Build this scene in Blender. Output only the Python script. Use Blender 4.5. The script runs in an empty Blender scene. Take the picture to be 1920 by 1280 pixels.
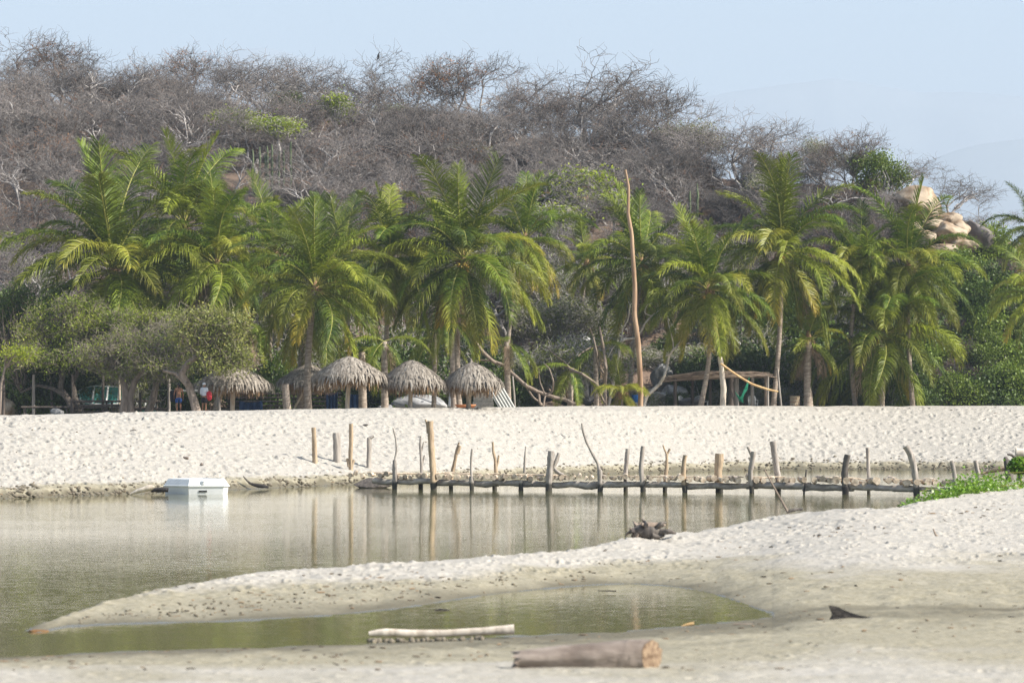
import bpy, bmesh, math, random
import numpy as np
from mathutils import Vector, Matrix, Quaternion

S = bpy.context.scene
R = math.radians
PI = math.pi
# ------------------------------------------------------------------ camera, world, sun
FPX = 6400.0          # focal length in photo pixels (1920 wide)
HZ = 762.0            # photo row of the horizon
EYE = 3.6             # eye height above the water
cam_d = bpy.data.cameras.new('camera')
cam = bpy.data.objects.new('camera', cam_d)
S.collection.objects.link(cam)
S.camera = cam
cam_d.sensor_width = 36.0
cam_d.lens = 36.0 * FPX / 1920.0
cam.location = (0, 0, EYE)
cam.rotation_euler = (R(90) + math.atan((HZ - 640.0) / FPX), 0, 0)
cam_d.clip_start = 0.5
cam_d.clip_end = 30000
cam_d.dof.use_dof = True
cam_d.dof.focus_distance = 172
cam_d.dof.aperture_fstop = 2.4

SUN_EL, SUN_AZ = 40.0, 17.0        # azimuth in degrees behind the camera plane, sun stands to the right
sd = Vector((math.cos(R(SUN_EL)) * math.cos(R(SUN_AZ)), -math.cos(R(SUN_EL)) * math.sin(R(SUN_AZ)), math.sin(R(SUN_EL))))
world = bpy.data.worlds.new("World")
S.world = world
world.use_nodes = True
nt = world.node_tree
nt.nodes.clear()
wo = nt.nodes.new('ShaderNodeOutputWorld')
wb = nt.nodes.new('ShaderNodeBackground')
sky = nt.nodes.new('ShaderNodeTexSky')
sky.sky_type = 'NISHITA'
sky.sun_disc = False
sky.sun_elevation = R(SUN_EL)
sky.sun_rotation = math.atan2(sd.x, sd.y)
sky.air_density = 1.0
sky.dust_density = 1.5
sky.ozone_density = 1.0
wb.inputs['Strength'].default_value = 0.095
nt.links.new(sky.outputs[0], wb.inputs[0])
nt.links.new(wb.outputs[0], wo.inputs['Surface'])
sun_d = bpy.data.lights.new('sun', 'SUN')
sun_d.energy = 5.0
sun_d.angle = R(0.5)
sun_d.color = (1.0, 0.95, 0.865)
sun = bpy.data.objects.new('sun', sun_d)
S.collection.objects.link(sun)
sun.rotation_euler = (-sd).to_track_quat('-Z', 'Y').to_euler()
S.view_settings.view_transform = 'Standard'
S.view_settings.look = 'None'
S.view_settings.exposure = 1.13
S.view_settings.gamma = 1.0
S.cycles.use_denoising = True
try:
    S.cycles.denoiser = 'OPENIMAGEDENOISE'
    S.cycles.denoising_prefilter = 'FAST'
except Exception:
    pass
S.cycles.max_bounces = 6
S.cycles.diffuse_bounces = 3
S.cycles.glossy_bounces = 3
S.cycles.transmission_bounces = 4
S.cycles.volume_bounces = 0
S.cycles.caustics_reflective = False
S.cycles.caustics_refractive = False
S.cycles.sample_clamp_indirect = 6

col = S.collection
rng = np.random.default_rng(7)
random.seed(7)


# ------------------------------------------------------------------ helpers
def X(px, D):
    return (px - 960.0) / FPX * D


def Zp(py, D):
    return EYE - (py - HZ) / FPX * D


def W(px, py, D):
    return Vector((X(px, D), D, Zp(py, D)))


def nrm(v):
    v = np.asarray(v, float)
    return v / (np.linalg.norm(v) + 1e-9)


def tag(o, label=None, cat=None, group=None, kind=None):
    if label: o['label'] = label
    if cat: o['category'] = cat
    if group: o['group'] = group
    if kind: o['kind'] = kind
    return o


def empty(name, loc=(0, 0, 0), rz=0.0):
    o = bpy.data.objects.new(name, None)
    col.objects.link(o)
    o.location = loc
    o.rotation_euler = (0, 0, rz)
    o.empty_display_size = 0.2
    return o


def put(name, mesh, parent=None, loc=(0, 0, 0), rot=(0, 0, 0), sc=1.0):
    o = bpy.data.objects.new(name, mesh)
    col.objects.link(o)
    o.location = loc
    o.rotation_euler = rot
    o.scale = (sc, sc, sc) if np.isscalar(sc) else sc
    if parent is not None: o.parent = parent
    return o


class MB:
    """collects polygons, links them as one mesh object"""
    def __init__(self):
        self.V, self.F, self.M, self.A, self.n = [], [], [], [], 0

    def add(self, V, F, m=0, a=None):
        V = np.asarray(V, np.float32).reshape(-1, 3)
        F = np.asarray(F, np.int64)
        if F.size == 0: return
        self.V.append(V)
        self.F.append(F + self.n)
        self.M.append(np.full(len(F), m, np.int32))
        self.A.append(np.zeros(len(V), np.float32) if a is None else np.broadcast_to(np.asarray(a, np.float32), (len(V),)))
        self.n += len(V)

    def mesh(self, name, mats, smooth=True):
        me = bpy.data.meshes.new(name)
        V = np.concatenate(self.V)
        me.vertices.add(len(V))
        me.vertices.foreach_set('co', V.ravel())
        loops = np.concatenate([f.ravel() for f in self.F])
        tot = np.concatenate([np.full(len(f), f.shape[1], np.int32) for f in self.F])
        start = np.concatenate([[0], np.cumsum(tot)[:-1]]).astype(np.int32)
        me.loops.add(len(loops))
        me.loops.foreach_set('vertex_index', loops.astype(np.int32))
        me.polygons.add(len(tot))
        me.polygons.foreach_set('loop_start', start)
        me.polygons.foreach_set('loop_total', tot)
        me.polygons.foreach_set('material_index', np.concatenate(self.M))
        me.polygons.foreach_set('use_smooth', np.full(len(tot), bool(smooth)))
        at = me.attributes.new('t', 'FLOAT', 'POINT')
        at.data.foreach_set('value', np.concatenate(self.A))
        for m in (mats if isinstance(mats, (list, tuple)) else [mats]):
            me.materials.append(m)
        me.update(calc_edges=True)
        return me

    def build(self, name, mats, parent=None, loc=(0, 0, 0), rot=(0, 0, 0), sc=1.0, smooth=True):
        return put(name, self.mesh(name, mats, smooth), parent, loc, rot, sc)

    # --- shapes
    def box(self, c, s, rot=None, m=0, a=None, taper=1.0):
        v = np.array([[x, y, z] for z in (-.5, .5) for y in (-.5, .5) for x in (-.5, .5)], float)
        v[4:, :2] *= taper
        v *= np.asarray(s, float)
        if rot is not None:
            v = v @ np.array(rot.to_matrix() if hasattr(rot, 'to_matrix') else rot).T
        v += np.asarray(c, float)
        self.add(v, [[0, 2, 3, 1], [4, 5, 7, 6], [0, 1, 5, 4], [2, 6, 7, 3], [0, 4, 6, 2], [1, 3, 7, 5]], m, a)

    def tube(self, pts, rad, n=8, m=0, cap=True, wob=0.0, seed=0, a=None):
        P = np.asarray([list(p) for p in pts], float)
        k = len(P)
        rad = np.broadcast_to(np.asarray(rad, float), (k,))
        T = np.gradient(P, axis=0)
        T /= np.linalg.norm(T, axis=1)[:, None] + 1e-9
        ref = np.array([0.0, 1.0, 0.0]) if abs(T[0][1]) < 0.8 else np.array([1.0, 0, 0])
        U = np.cross(T, ref)
        U /= np.linalg.norm(U, axis=1)[:, None] + 1e-9
        Wv = np.cross(T, U)
        ang = np.linspace(0, 2 * PI, n, endpoint=False)
        rr = np.ones((k, n))
        if wob:
            r_ = np.random.default_rng(seed + k * 31 + n)
            rr = rr + wob * r_.normal(size=(1, n)) + wob * 0.5 * r_.normal(size=(k, n))
        V = P[:, None] + (rad[:, None] * rr)[..., None] * (np.cos(ang)[None, :, None] * U[:, None] + np.sin(ang)[None, :, None] * Wv[:, None])
        i = np.arange(k - 1)[:, None] * n
        j = np.arange(n)[None]
        F = np.stack([i + j, i + (j + 1) % n, i + n + (j + 1) % n, i + n + j], -1).reshape(-1, 4)
        aa = None if a is None else np.repeat(np.broadcast_to(np.asarray(a, float), (k,)), n)
        base = self.n
        self.add(V.reshape(-1, 3), F, m, aa)
        if cap:
            for e, ring in ((0, range(n - 1, -1, -1)), (k - 1, range(n))):
                if rad[e] < 1e-4: continue
                self.add(V[e][list(ring)], [list(range(n))], m, None if aa is None else aa[e * n:(e + 1) * n])

    def segs(self, P0, P1, R0, R1, n=3, m=0, a=None):
        P0, P1 = np.asarray(P0, float), np.asarray(P1, float)
        if len(P0) == 0: return
        T = P1 - P0
        T /= np.linalg.norm(T, axis=1)[:, None] + 1e-9
        ref = np.where(np.abs(T[:, 2:3]) < 0.9, np.array([[0., 0, 1]]), np.array([[1., 0, 0]]))
        U = np.cross(T, ref)
        U /= np.linalg.norm(U, axis=1)[:, None] + 1e-9
        Wv = np.cross(T, U)
        ang = np.linspace(0, 2 * PI, n, endpoint=False)
        C = np.cos(ang)[None, :, None] * U[:, None] + np.sin(ang)[None, :, None] * Wv[:, None]
        A = P0[:, None] + np.asarray(R0)[:, None, None] * C
        B = P1[:, None] + np.asarray(R1)[:, None, None] * C
        V = np.concatenate([A, B], 1)
        j = np.arange(n)
        f = np.stack([j, (j + 1) % n, n + (j + 1) % n, n + j], -1)
        F = (np.arange(len(P0)) * 2 * n)[:, None, None] + f[None]
        aa = None if a is None else np.repeat(np.asarray(a, float), 2 * n)
        self.add(V.reshape(-1, 3), F.reshape(-1, 4), m, aa)

    def lathe(self, prof, n=24, c=(0, 0, 0), m=0, a=None):
        P = np.asarray(prof, float)
        ang = np.linspace(0, 2 * PI, n, endpoint=False)
        V = np.stack([P[:, None, 0] * np.cos(ang), P[:, None, 0] * np.sin(ang), np.repeat(P[:, 1:2], n, 1)], -1) + np.asarray(c)
        k = len(P)
        i = np.arange(k - 1)[:, None] * n
        j = np.arange(n)[None]
        F = np.stack([i + j, i + (j + 1) % n, i + n + (j + 1) % n, i + n + j], -1).reshape(-1, 4)
        self.add(V.reshape(-1, 3), F, m, a)

    def leaves(self, C, size, rg, up=0.3, aspect=0.55, m=0, a=None):
        """little folded diamond leaves at the centres C"""
        C = np.asarray(C, float)
        n = len(C)
        d = rg.normal(size=(n, 3)); d /= np.linalg.norm(d, axis=1)[:, None]
        q = rg.normal(size=(n, 3)) + np.array([0, 0, up * 3]); 
        s = np.cross(d, q); s /= np.linalg.norm(s, axis=1)[:, None] + 1e-9
        sz = (size * rg.uniform(0.6, 1.35, n))[:, None]
        V = np.stack([C - d * sz * .5, C + s * sz * aspect * .5 , C + d * sz * .5, C - s * sz * aspect * .5], 1)
        F = np.arange(n * 4).reshape(n, 4)
        aa = rg.uniform(0, 1, n) if a is None else a
        self.add(V.reshape(-1, 3), F, m, np.repeat(aa, 4))


def vnoise(x, y, sc, seed):
    x = np.asarray(x, float) / sc + 1000.0
    y = np.asarray(y, float) / sc + 1000.0
    xi, yi = np.floor(x).astype(np.int64), np.floor(y).astype(np.int64)
    fx, fy = x - xi, y - yi
    fx, fy = fx * fx * (3 - 2 * fx), fy * fy * (3 - 2 * fy)

    def h(a, b):
        v = (a * 374761393 + b * 668265263 + seed * 982451653) & 0x7fffffff
        v = ((v ^ (v >> 13)) * 1274126177) & 0x7fffffff
        return ((v ^ (v >> 16)) & 0xffff) / 65535.0
    return (h(xi, yi) * (1 - fx) + h(xi + 1, yi) * fx) * (1 - fy) + (h(xi, yi + 1) * (1 - fx) + h(xi + 1, yi + 1) * fx) * fy - 0.5


# ------------------------------------------------------------------ materials
def mat(name, c1, c2=None, rough=0.85, scale=6.0, stretch=(1, 1, 1), bump=0.0, bscale=None, spec=0.3, tcol=None, trange=(0, 1),
        rand=0.0, trans=0.0, c3=None, contrast=(0.35, 0.65), detail=5.0, world_co=False, spec_mix=None):
    m = bpy.data.materials.new(name)
    m.use_nodes = True
    t = m.node_tree
    t.nodes.clear()
    N, L = t.nodes.new, t.links.new
    out = N('ShaderNodeOutputMaterial')
    p = N('ShaderNodeBsdfPrincipled')
    p.inputs['Roughness'].default_value = rough
    p.inputs['Specular IOR Level'].default_value = spec
    if world_co:
        g = N('ShaderNodeNewGeometry'); co = g.outputs['Position']
    else:
        g = N('ShaderNodeTexCoord'); co = g.outputs['Object']
    mp = N('ShaderNodeMapping')
    mp.inputs['Scale'].default_value = stretch
    L(co, mp.inputs[0])
    nz = N('ShaderNodeTexNoise')
    nz.inputs['Scale'].default_value = scale
    nz.inputs['Detail'].default_value = detail
    L(mp.outputs[0], nz.inputs['Vector'])
    mr = N('ShaderNodeMapRange')
    mr.inputs[1].default_value, mr.inputs[2].default_value = contrast
    L(nz.outputs[0], mr.inputs[0])
    mx = N('ShaderNodeMix'); mx.data_type = 'RGBA'
    mx.inputs[6].default_value = (*c1, 1)
    mx.inputs[7].default_value = (*(c2 or c1), 1)
    L(mr.outputs[0], mx.inputs[0])
    cur = mx.outputs[2]
    if tcol is not None:      # a second colour of the thing itself along the attribute t (dry tips, weathered ends)
        at = N('ShaderNodeAttribute'); at.attribute_name = 't'
        r2 = N('ShaderNodeMapRange')
        r2.inputs[1].default_value, r2.inputs[2].default_value = trange
        L(at.outputs['Fac'], r2.inputs[0])
        m2 = N('ShaderNodeMix'); m2.data_type = 'RGBA'
        L(cur, m2.inputs[6]); m2.inputs[7].default_value = (*tcol, 1)
        L(r2.outputs[0], m2.inputs[0])
        cur = m2.outputs[2]
    if rand or c3 is not None:
        oi = N('ShaderNodeObjectInfo')
        if c3 is not None:
            m3 = N('ShaderNodeMix'); m3.data_type = 'RGBA'
            r3 = N('ShaderNodeMapRange'); r3.inputs[1].default_value = 0.25; r3.inputs[2].default_value = 1.0
            r3.inputs[4].default_value = 0.85
            L(oi.outputs['Random'], r3.inputs[0])
            L(r3.outputs[0], m3.inputs[0])
            L(cur, m3.inputs[6]); m3.inputs[7].default_value = (*c3, 1)
            cur = m3.outputs[2]
        if rand:
            hs = N('ShaderNodeHueSaturation')
            ml = N('ShaderNodeMath'); ml.operation = 'MULTIPLY_ADD'
            mo = N('ShaderNodeMath'); mo.operation = 'FRACT'
            mm = N('ShaderNodeMath'); mm.operation = 'MULTIPLY'; mm.inputs[1].default_value = 7.31
            L(oi.outputs['Random'], mm.inputs[0]); L(mm.outputs[0], mo.inputs[0]); L(mo.outputs[0], ml.inputs[0])
            ml.inputs[1].default_value = 2 * rand; ml.inputs[2].default_value = 1 - rand
            L(ml.outputs[0], hs.inputs['Value'])
            L(cur, hs.inputs['Color'])
            cur = hs.outputs[0]
    L(cur, p.inputs['Base Color'])
    if bump:
        b = N('ShaderNodeBump')
        b.inputs['Strength'].default_value = bump
        b.inputs['Distance'].default_value = 0.05
        if bscale:
            n2 = N('ShaderNodeTexNoise'); n2.inputs['Scale'].default_value = bscale; n2.inputs['Detail'].default_value = 4
            L(mp.outputs[0], n2.inputs['Vector']); L(n2.outputs[0], b.inputs['Height'])
        else:
            L(nz.outputs[0], b.inputs['Height'])
        L(b.outputs[0], p.inputs['Normal'])
    sh = p.outputs[0]
    if trans:
        tr = N('ShaderNodeBsdfTranslucent')
        L(cur, tr.inputs['Color'])
        ms = N('ShaderNodeMixShader'); ms.inputs[0].default_value = trans
        L(sh, ms.inputs[1]); L(tr.outputs[0], ms.inputs[2])
        sh = ms.outputs[0]
    L(sh, out.inputs['Surface'])
    return m


M = {}
M['bark_grey'] = mat('bark_grey', (.25, .23, .215), (.55, .51, .475), scale=5, bump=.4, rand=.25)
M['twig'] = mat('twig', (.115, .10, .09), (.235, .212, .195), scale=2.0, rand=.42, c3=(.19, .168, .155), tcol=(.30, .13, .05), trange=(.5, 1))
M['twig_tan'] = mat('twig_tan', (.17, .145, .10), (.32, .28, .21), scale=2)
M['bark_dark'] = mat('bark_dark', (.07, .055, .045), (.14, .115, .09), scale=6, bump=.5)
M['bark_brown'] = mat('bark_brown', (.17, .13, .10), (.29, .23, .18), scale=6, stretch=(1, 1, .3), bump=.5)
M['palm_trunk'] = mat('palm_trunk', (.22, .17, .13), (.42, .35, .28), scale=3.2, stretch=(1, 1, 4), bump=.5, rand=.12)
M['fibre'] = mat('palm_fibre', (.20, .11, .06), (.40, .26, .14), scale=12, stretch=(1, 1, .3), bump=.6)
M['frond'] = mat('palm_frond', (.060, .108, .010), (.165, .22, .018), scale=1.3, rough=.5, spec=.3, tcol=(.33, .27, .03), trange=(.6, 1.45), trans=.24, rand=.40, c3=(.235, .26, .02))
M['frond_yellow'] = mat('palm_frond_yellow', (.26, .29, .03), (.36, .34, .04), scale=1.3, rough=.45, spec=.4, tcol=(.45, .29, .03), trange=(.5, 1.3), trans=.3, rand=.2)
M['frond_dead'] = mat('palm_frond_dead', (.26, .17, .10), (.42, .31, .21), scale=2, rough=.8, trans=.12, rand=.2)
M['rachis'] = mat('palm_rachis', (.26, .27, .06), (.34, .31, .08), scale=2, rough=.5)
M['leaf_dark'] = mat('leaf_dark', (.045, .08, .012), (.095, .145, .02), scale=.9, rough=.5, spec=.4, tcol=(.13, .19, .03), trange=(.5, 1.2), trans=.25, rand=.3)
M['leaf_mid'] = mat('leaf_mid', (.10, .155, .018), (.20, .27, .03), scale=.9, rough=.5, spec=.4, tcol=(.22, .26, .04), trange=(.5, 1.2), trans=.28, rand=.25)
M['leaf_bright'] = mat('leaf_bright', (.19, .27, .015), (.33, .40, .025), scale=.9, rough=.55, tcol=(.40, .42, .04), trange=(.5, 1.2), trans=.35, rand=.15)
M['leaf_acacia'] = mat('leaf_acacia', (.14, .20, .018), (.27, .33, .03), scale=.9, rough=.55, tcol=(.36, .38, .05), trange=(.5, 1.2), trans=.3)
M['leaf_sea'] = mat('leaf_sea', (.17, .20, .045), (.30, .31, .08), scale=.9, rough=.5, tcol=(.40, .34, .10), trange=(.6, 1.3), trans=.25)
M['leaf_olive'] = mat('leaf_olive', (.12, .15, .035), (.22, .25, .06), scale=.9, rough=.5, tcol=(.30, .29, .11), trange=(.5, 1.2), trans=.25, rand=.15)
M['leaf_vine'] = mat('leaf_vine', (.10, .22, .012), (.20, .34, .02), scale=3, rough=.4, spec=.5, tcol=(.40, .50, .12), trange=(.7, 1.3), trans=.3)
M['cactus'] = mat('cactus_skin', (.085, .115, .055), (.15, .185, .095), scale=3, stretch=(1, 1, .3), rough=.6)
M['rock_tan'] = mat('rock_tan', (.22, .15, .09), (.43, .345, .25), scale=1.6, contrast=(.38, .58), bump=.6, bscale=4, tcol=(.5, .3, .15), trange=(.4, 1.4))
M['rock_grey'] = mat('rock_grey', (.20, .20, .205), (.38, .375, .37), scale=1.6, bump=.7, bscale=5)
M['rock_dark'] = mat('rock_dark', (.10, .085, .08), (.20, .175, .16), scale=1.6, bump=.7, bscale=5)
M['rock_red'] = mat('rock_red', (.33, .2, .15), (.48, .36, .29), scale=1.6, bump=.7, bscale=5)
M['thatch'] = mat('thatch_grey', (.12, .10, .08), (.31, .27, .22), scale=7, rough=.9, tcol=(.46, .41, .34), trange=(.65, 1.3), contrast=(.3, .7), rand=.1)
M['thatch_brown'] = mat('thatch_brown', (.20, .12, .065), (.38, .25, .14), scale=7, rough=.9)
M['post_wood'] = mat('post_wood', (.42, .34, .25), (.62, .53, .42), scale=5, stretch=(1, 1, .25), bump=.4)
M['drift'] = mat('driftwood_pale', (.44, .37, .29), (.66, .58, .48), scale=6, stretch=(1, 1, .3), bump=.6)
M['pier_tan'] = mat('pier_post_tan', (.27, .195, .125), (.50, .39, .265), scale=7, stretch=(1, 1, .2), bump=.9, contrast=(.3, .7), tcol=(.055, .05, .04), trange=(.5, .7))
M['pier_grey'] = mat('pier_post_grey', (.22, .19, .165), (.44, .395, .345), scale=7, stretch=(1, 1, .2), bump=.9, contrast=(.3, .7), tcol=(.055, .05, .04), trange=(.5, .7))
M['pier_dark'] = mat('pier_post_dark', (.07, .06, .055), (.15, .13, .11), scale=7, stretch=(1, 1, .2), bump=.9, tcol=(.035, .03, .028), trange=(.5, .7))
M['deck_log'] = mat('deck_log', (.36, .28, .20), (.62, .52, .40), scale=6, stretch=(1, .3, 1), bump=.6, rand=.3, tcol=(.12, .09, .065), trange=(.5, 1.2))
M['beam'] = mat('pier_beam', (.22, .19, .16), (.46, .41, .35), scale=5, stretch=(.3, 1, 1), bump=.6, rand=.12)
M['log_bark'] = mat('log_bark', (.13, .10, .08), (.34, .285, .24), scale=5, stretch=(.35, 1, 1), bump=.9, contrast=(.3, .7))
M['log_end'] = mat('log_cut_end', (.14, .09, .055), (.30, .215, .14), scale=16, contrast=(.35, .6), bump=.5)
M['bamboo'] = mat('bamboo', (.50, .31, .13), (.68, .47, .23), scale=3, rough=.45)
M['pole_orange'] = mat('tall_pole_wood', (.24, .145, .085), (.45, .31, .20), scale=3, stretch=(1, 1, .2), bump=.5)
M['white_plastic'] = mat('white_plastic', (.66, .66, .64), (.74, .74, .72), rough=.4, scale=3)
M['tub'] = mat('tub_fibreglass', (.62, .63, .62), (.76, .77, .76), rough=.5, scale=1.6, contrast=(.3, .7), detail=8)
M['black'] = mat('black_rubber', (.015, .015, .015), (.03, .028, .025), rough=.6, scale=5, bump=.4)
M['charred'] = mat('charred_wood', (.018, .016, .014), (.07, .06, .05), rough=.8, scale=9, stretch=(1, 1, 3), bump=1.0)
M['teal'] = mat('boat_teal', (.07, .30, .27), (.11, .37, .33), rough=.4, scale=2)
M['tarp'] = mat('blue_tarp', (.03, .07, .16), (.05, .11, .24), rough=.6, scale=2, bump=.7)
M['bucket'] = mat('bucket_blue', (.03, .17, .5), (.04, .2, .55), rough=.4)
M['dark_wood'] = mat('dark_wood', (.075, .06, .05), (.14, .11, .09), scale=5, stretch=(1, 1, .2))
M['grey_wood'] = mat('grey_wood', (.24, .21, .18), (.38, .34, .3), scale=5, stretch=(1, 1, .2), bump=.4)
M['concrete'] = mat('concrete', (.28, .265, .235), (.38, .36, .32), scale=4, bump=.3)
M['sheet'] = mat('corrugated_sheet', (.40, .40, .37), (.55, .55, .5), rough=.5, scale=3)
M['terracotta'] = mat('terracotta', (.50, .19, .08), (.6, .26, .12), scale=4)
M['rust'] = mat('rusty_drum', (.40, .17, .07), (.62, .5, .35), scale=3, stretch=(.3, .3, 2), contrast=(.4, .55))
M['net'] = mat('green_net', (.01, .16, .09), (.02, .22, .12), scale=8)
M['coconut'] = mat('coconut', (.28, .22, .04), (.45, .28, .05), rough=.45, scale=4, rand=.3)
M['coconut_green'] = mat('coconut_green', (.10, .24, .02), (.16, .3, .03), rough=.4, scale=4)
M['feather'] = mat('black_feather', (.012, .012, .014), (.025, .024, .026), rough=.5)
M['skin'] = mat('skin_brown', (.27, .13, .075), (.31, .155, .09), rough=.5)
M['hair'] = mat('hair_black', (.012, .01, .009), rough=.5)
M['cloth_blue'] = mat('cloth_blue', (.02, .06, .2), (.03, .09, .27), rough=.8)
M['cloth_white'] = mat('cloth_white', (.68, .7, .74), rough=.85)
M['cloth_dark'] = mat('cloth_dark', (.02, .02, .025), rough=.85)
M['cloth_red'] = mat('cloth_red', (.38, .02, .03), rough=.7)
M['algae'] = mat('algae_red', (.22, .08, .04), (.12, .10, .03), scale=20)
M['litter'] = mat('beach_litter', (.05, .04, .03), (.26, .18, .11), scale=1.2, world_co=True, contrast=(.4, .6))
M['hill'] = mat('hill_soil', (.105, .08, .062), (.25, .17, .12), scale=.35, world_co=True, bump=.6, bscale=2.5, detail=10)
M['mountain'] = mat('mountain', (.22, .245, .25), (.26, .285, .28), scale=.004, world_co=True)  # paler than real forest: part of the haze is put into this colour


# sand: dry, damp and algae-stained by its own wetness attribute t
def sand_material():
    m = bpy.data.materials.new('beach_sand')
    m.use_nodes = True
    t = m.node_tree
    t.nodes.clear()
    N, L = t.nodes.new, t.links.new
    out = N('ShaderNodeOutputMaterial')
    p = N('ShaderNodeBsdfPrincipled')
    g = N('ShaderNodeNewGeometry')
    at = N('ShaderNodeAttribute'); at.attribute_name = 't'
    n1 = N('ShaderNodeTexNoise'); n1.inputs['Scale'].default_value = .35; n1.inputs['Detail'].default_value = 6
    L(g.outputs['Position'], n1.inputs['Vector'])
    n2 = N('ShaderNodeTexNoise'); n2.inputs['Scale'].default_value = 9; n2.inputs['Detail'].default_value = 8
    L(g.outputs['Position'], n2.inputs['Vector'])
    mx = N('ShaderNodeMix'); mx.data_type = 'RGBA'
    mx.inputs[6].default_value = (.33, .304, .258, 1); mx.inputs[7].default_value = (.412, .384, .335, 1)
    mr0 = N('ShaderNodeMapRange'); mr0.inputs[1].default_value = .35; mr0.inputs[2].default_value = .62
    L(n2.outputs[0], mr0.inputs[0]); L(mr0.outputs[0], mx.inputs[0])
    # damp
    ad = N('ShaderNodeMath'); ad.operation = 'MULTIPLY_ADD'; ad.inputs[1].default_value = .55; ad.inputs[2].default_value = -.275
    L(n1.outputs[0], ad.inputs[0])
    wt = N('ShaderNodeMath'); wt.operation = 'ADD'
    L(at.outputs['Fac'], wt.inputs[0]); L(ad.outputs[0], wt.inputs[1])
    r1 = N('ShaderNodeMapRange'); r1.inputs[1].default_value = .30; r1.inputs[2].default_value = .55; r1.interpolation_type = 'SMOOTHSTEP'
    L(wt.outputs[0], r1.inputs[0])
    dm = N('ShaderNodeMix'); dm.data_type = 'RGBA'
    dm.inputs[6].default_value = (.23, .205, .14, 1); dm.inputs[7].default_value = (.31, .28, .205, 1)
    L(mr0.outputs[0], dm.inputs[0])
    m2 = N('ShaderNodeMix'); m2.data_type = 'RGBA'
    L(r1.outputs[0], m2.inputs[0]); L(mx.outputs[2], m2.inputs[6]); L(dm.outputs[2], m2.inputs[7])
    # wet, silty edge
    r2 = N('ShaderNodeMapRange'); r2.inputs[1].default_value = .70; r2.inputs[2].default_value = .92
    L(wt.outputs[0], r2.inputs[0])
    m3 = N('ShaderNodeMix'); m3.data_type = 'RGBA'
    L(r2.outputs[0], m3.inputs[0]); L(m2.outputs[2], m3.inputs[6]); m3.inputs[7].default_value = (.13, .115, .078, 1)
    # dark grains and grit
    vo = N('ShaderNodeTexNoise'); vo.inputs['Scale'].default_value = 22; vo.inputs['Detail'].default_value = 3
    L(g.outputs['Position'], vo.inputs['Vector'])
    r4 = N('ShaderNodeMapRange'); r4.inputs[1].default_value = .66; r4.inputs[2].default_value = .72; r4.inputs[4].default_value = .18
    L(vo.outputs[0], r4.inputs[0])
    m4 = N('ShaderNodeMix'); m4.data_type = 'RGBA'
    L(r4.outputs[0], m4.inputs[0]); L(m3.outputs[2], m4.inputs[6]); m4.inputs[7].default_value = (.12, .10, .07, 1)
    L(m4.outputs[2], p.inputs['Base Color'])
    rr = N('ShaderNodeMapRange'); rr.inputs[1].default_value = .95; rr.inputs[2].default_value = 1.3; rr.inputs[3].default_value = .92; rr.inputs[4].default_value = .22
    L(wt.outputs[0], rr.inputs[0]); L(rr.outputs[0], p.inputs['Roughness'])
    p.inputs['Specular IOR Level'].default_value = .25
    b = N('ShaderNodeBump'); b.inputs['Strength'].default_value = .5; b.inputs['Distance'].default_value = .06
    L(n2.outputs[0], b.inputs['Height']); L(b.outputs[0], p.inputs['Normal'])
    L(p.outputs[0], out.inputs['Surface'])
    return m


M['sand'] = sand_material()


def water_material():
    m = bpy.data.materials.new('lagoon_water')
    m.use_nodes = True
    t = m.node_tree
    p = t.nodes['Principled BSDF']
    N, L = t.nodes.new, t.links.new
    g = N('ShaderNodeNewGeometry')
    mp = N('ShaderNodeMapping'); mp.inputs['Scale'].default_value = (.55, 1.0, 1)
    L(g.outputs['Position'], mp.inputs[0])
    a = N('ShaderNodeTexNoise'); a.inputs['Scale'].default_value = 3.2; a.inputs['Detail'].default_value = 3
    L(mp.outputs[0], a.inputs['Vector'])
    c = N('ShaderNodeTexNoise'); c.inputs['Scale'].default_value = .06; c.inputs['Detail'].default_value = 2
    L(mp.outputs[0], c.inputs['Vector'])
    r = N('ShaderNodeMapRange'); r.inputs[1].default_value = .35; r.inputs[2].default_value = .65; r.inputs[3].default_value = .35; r.inputs[4].default_value = 1.0
    L(c.outputs[0], r.inputs[0])
    mu = N('ShaderNodeMath'); mu.operation = 'MULTIPLY'
    L(a.outputs[0], mu.inputs[0]); L(r.outputs[0], mu.inputs[1])
    b = N('ShaderNodeBump'); b.inputs['Strength'].default_value = 1.0; b.inputs['Distance'].default_value = WAVE
    L(mu.outputs[0], b.inputs['Height']); L(b.outputs[0], p.inputs['Normal'])
    p.inputs['Base Color'].default_value = (.155, .145, .07, 1)
    p.inputs['Roughness'].default_value = .04
    p.inputs['IOR'].default_value = 1.333
    return m


WAVE = 0.010
M['water'] = water_material()

# ------------------------------------------------------------------ the terrain
_G = np.arange(-6200., 6200., 4.)
_T = {}


def IP(x, xs, ys):
    key = (id(xs), id(ys))
    if key not in _T:        # the profile, rounded with a soft kernel
        o = np.linspace(-130, 130, 53)
        w = np.exp(-(o / 52.) ** 2); w /= w.sum()
        _T[key] = (sum(b * np.interp(_G + a, xs, ys) for a, b in zip(o, w)), xs, ys)
    return np.interp(x, _G, _T[key][0])



def yD(y):
    return FPX * EYE / (np.asarray(y, float) - HZ)


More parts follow.
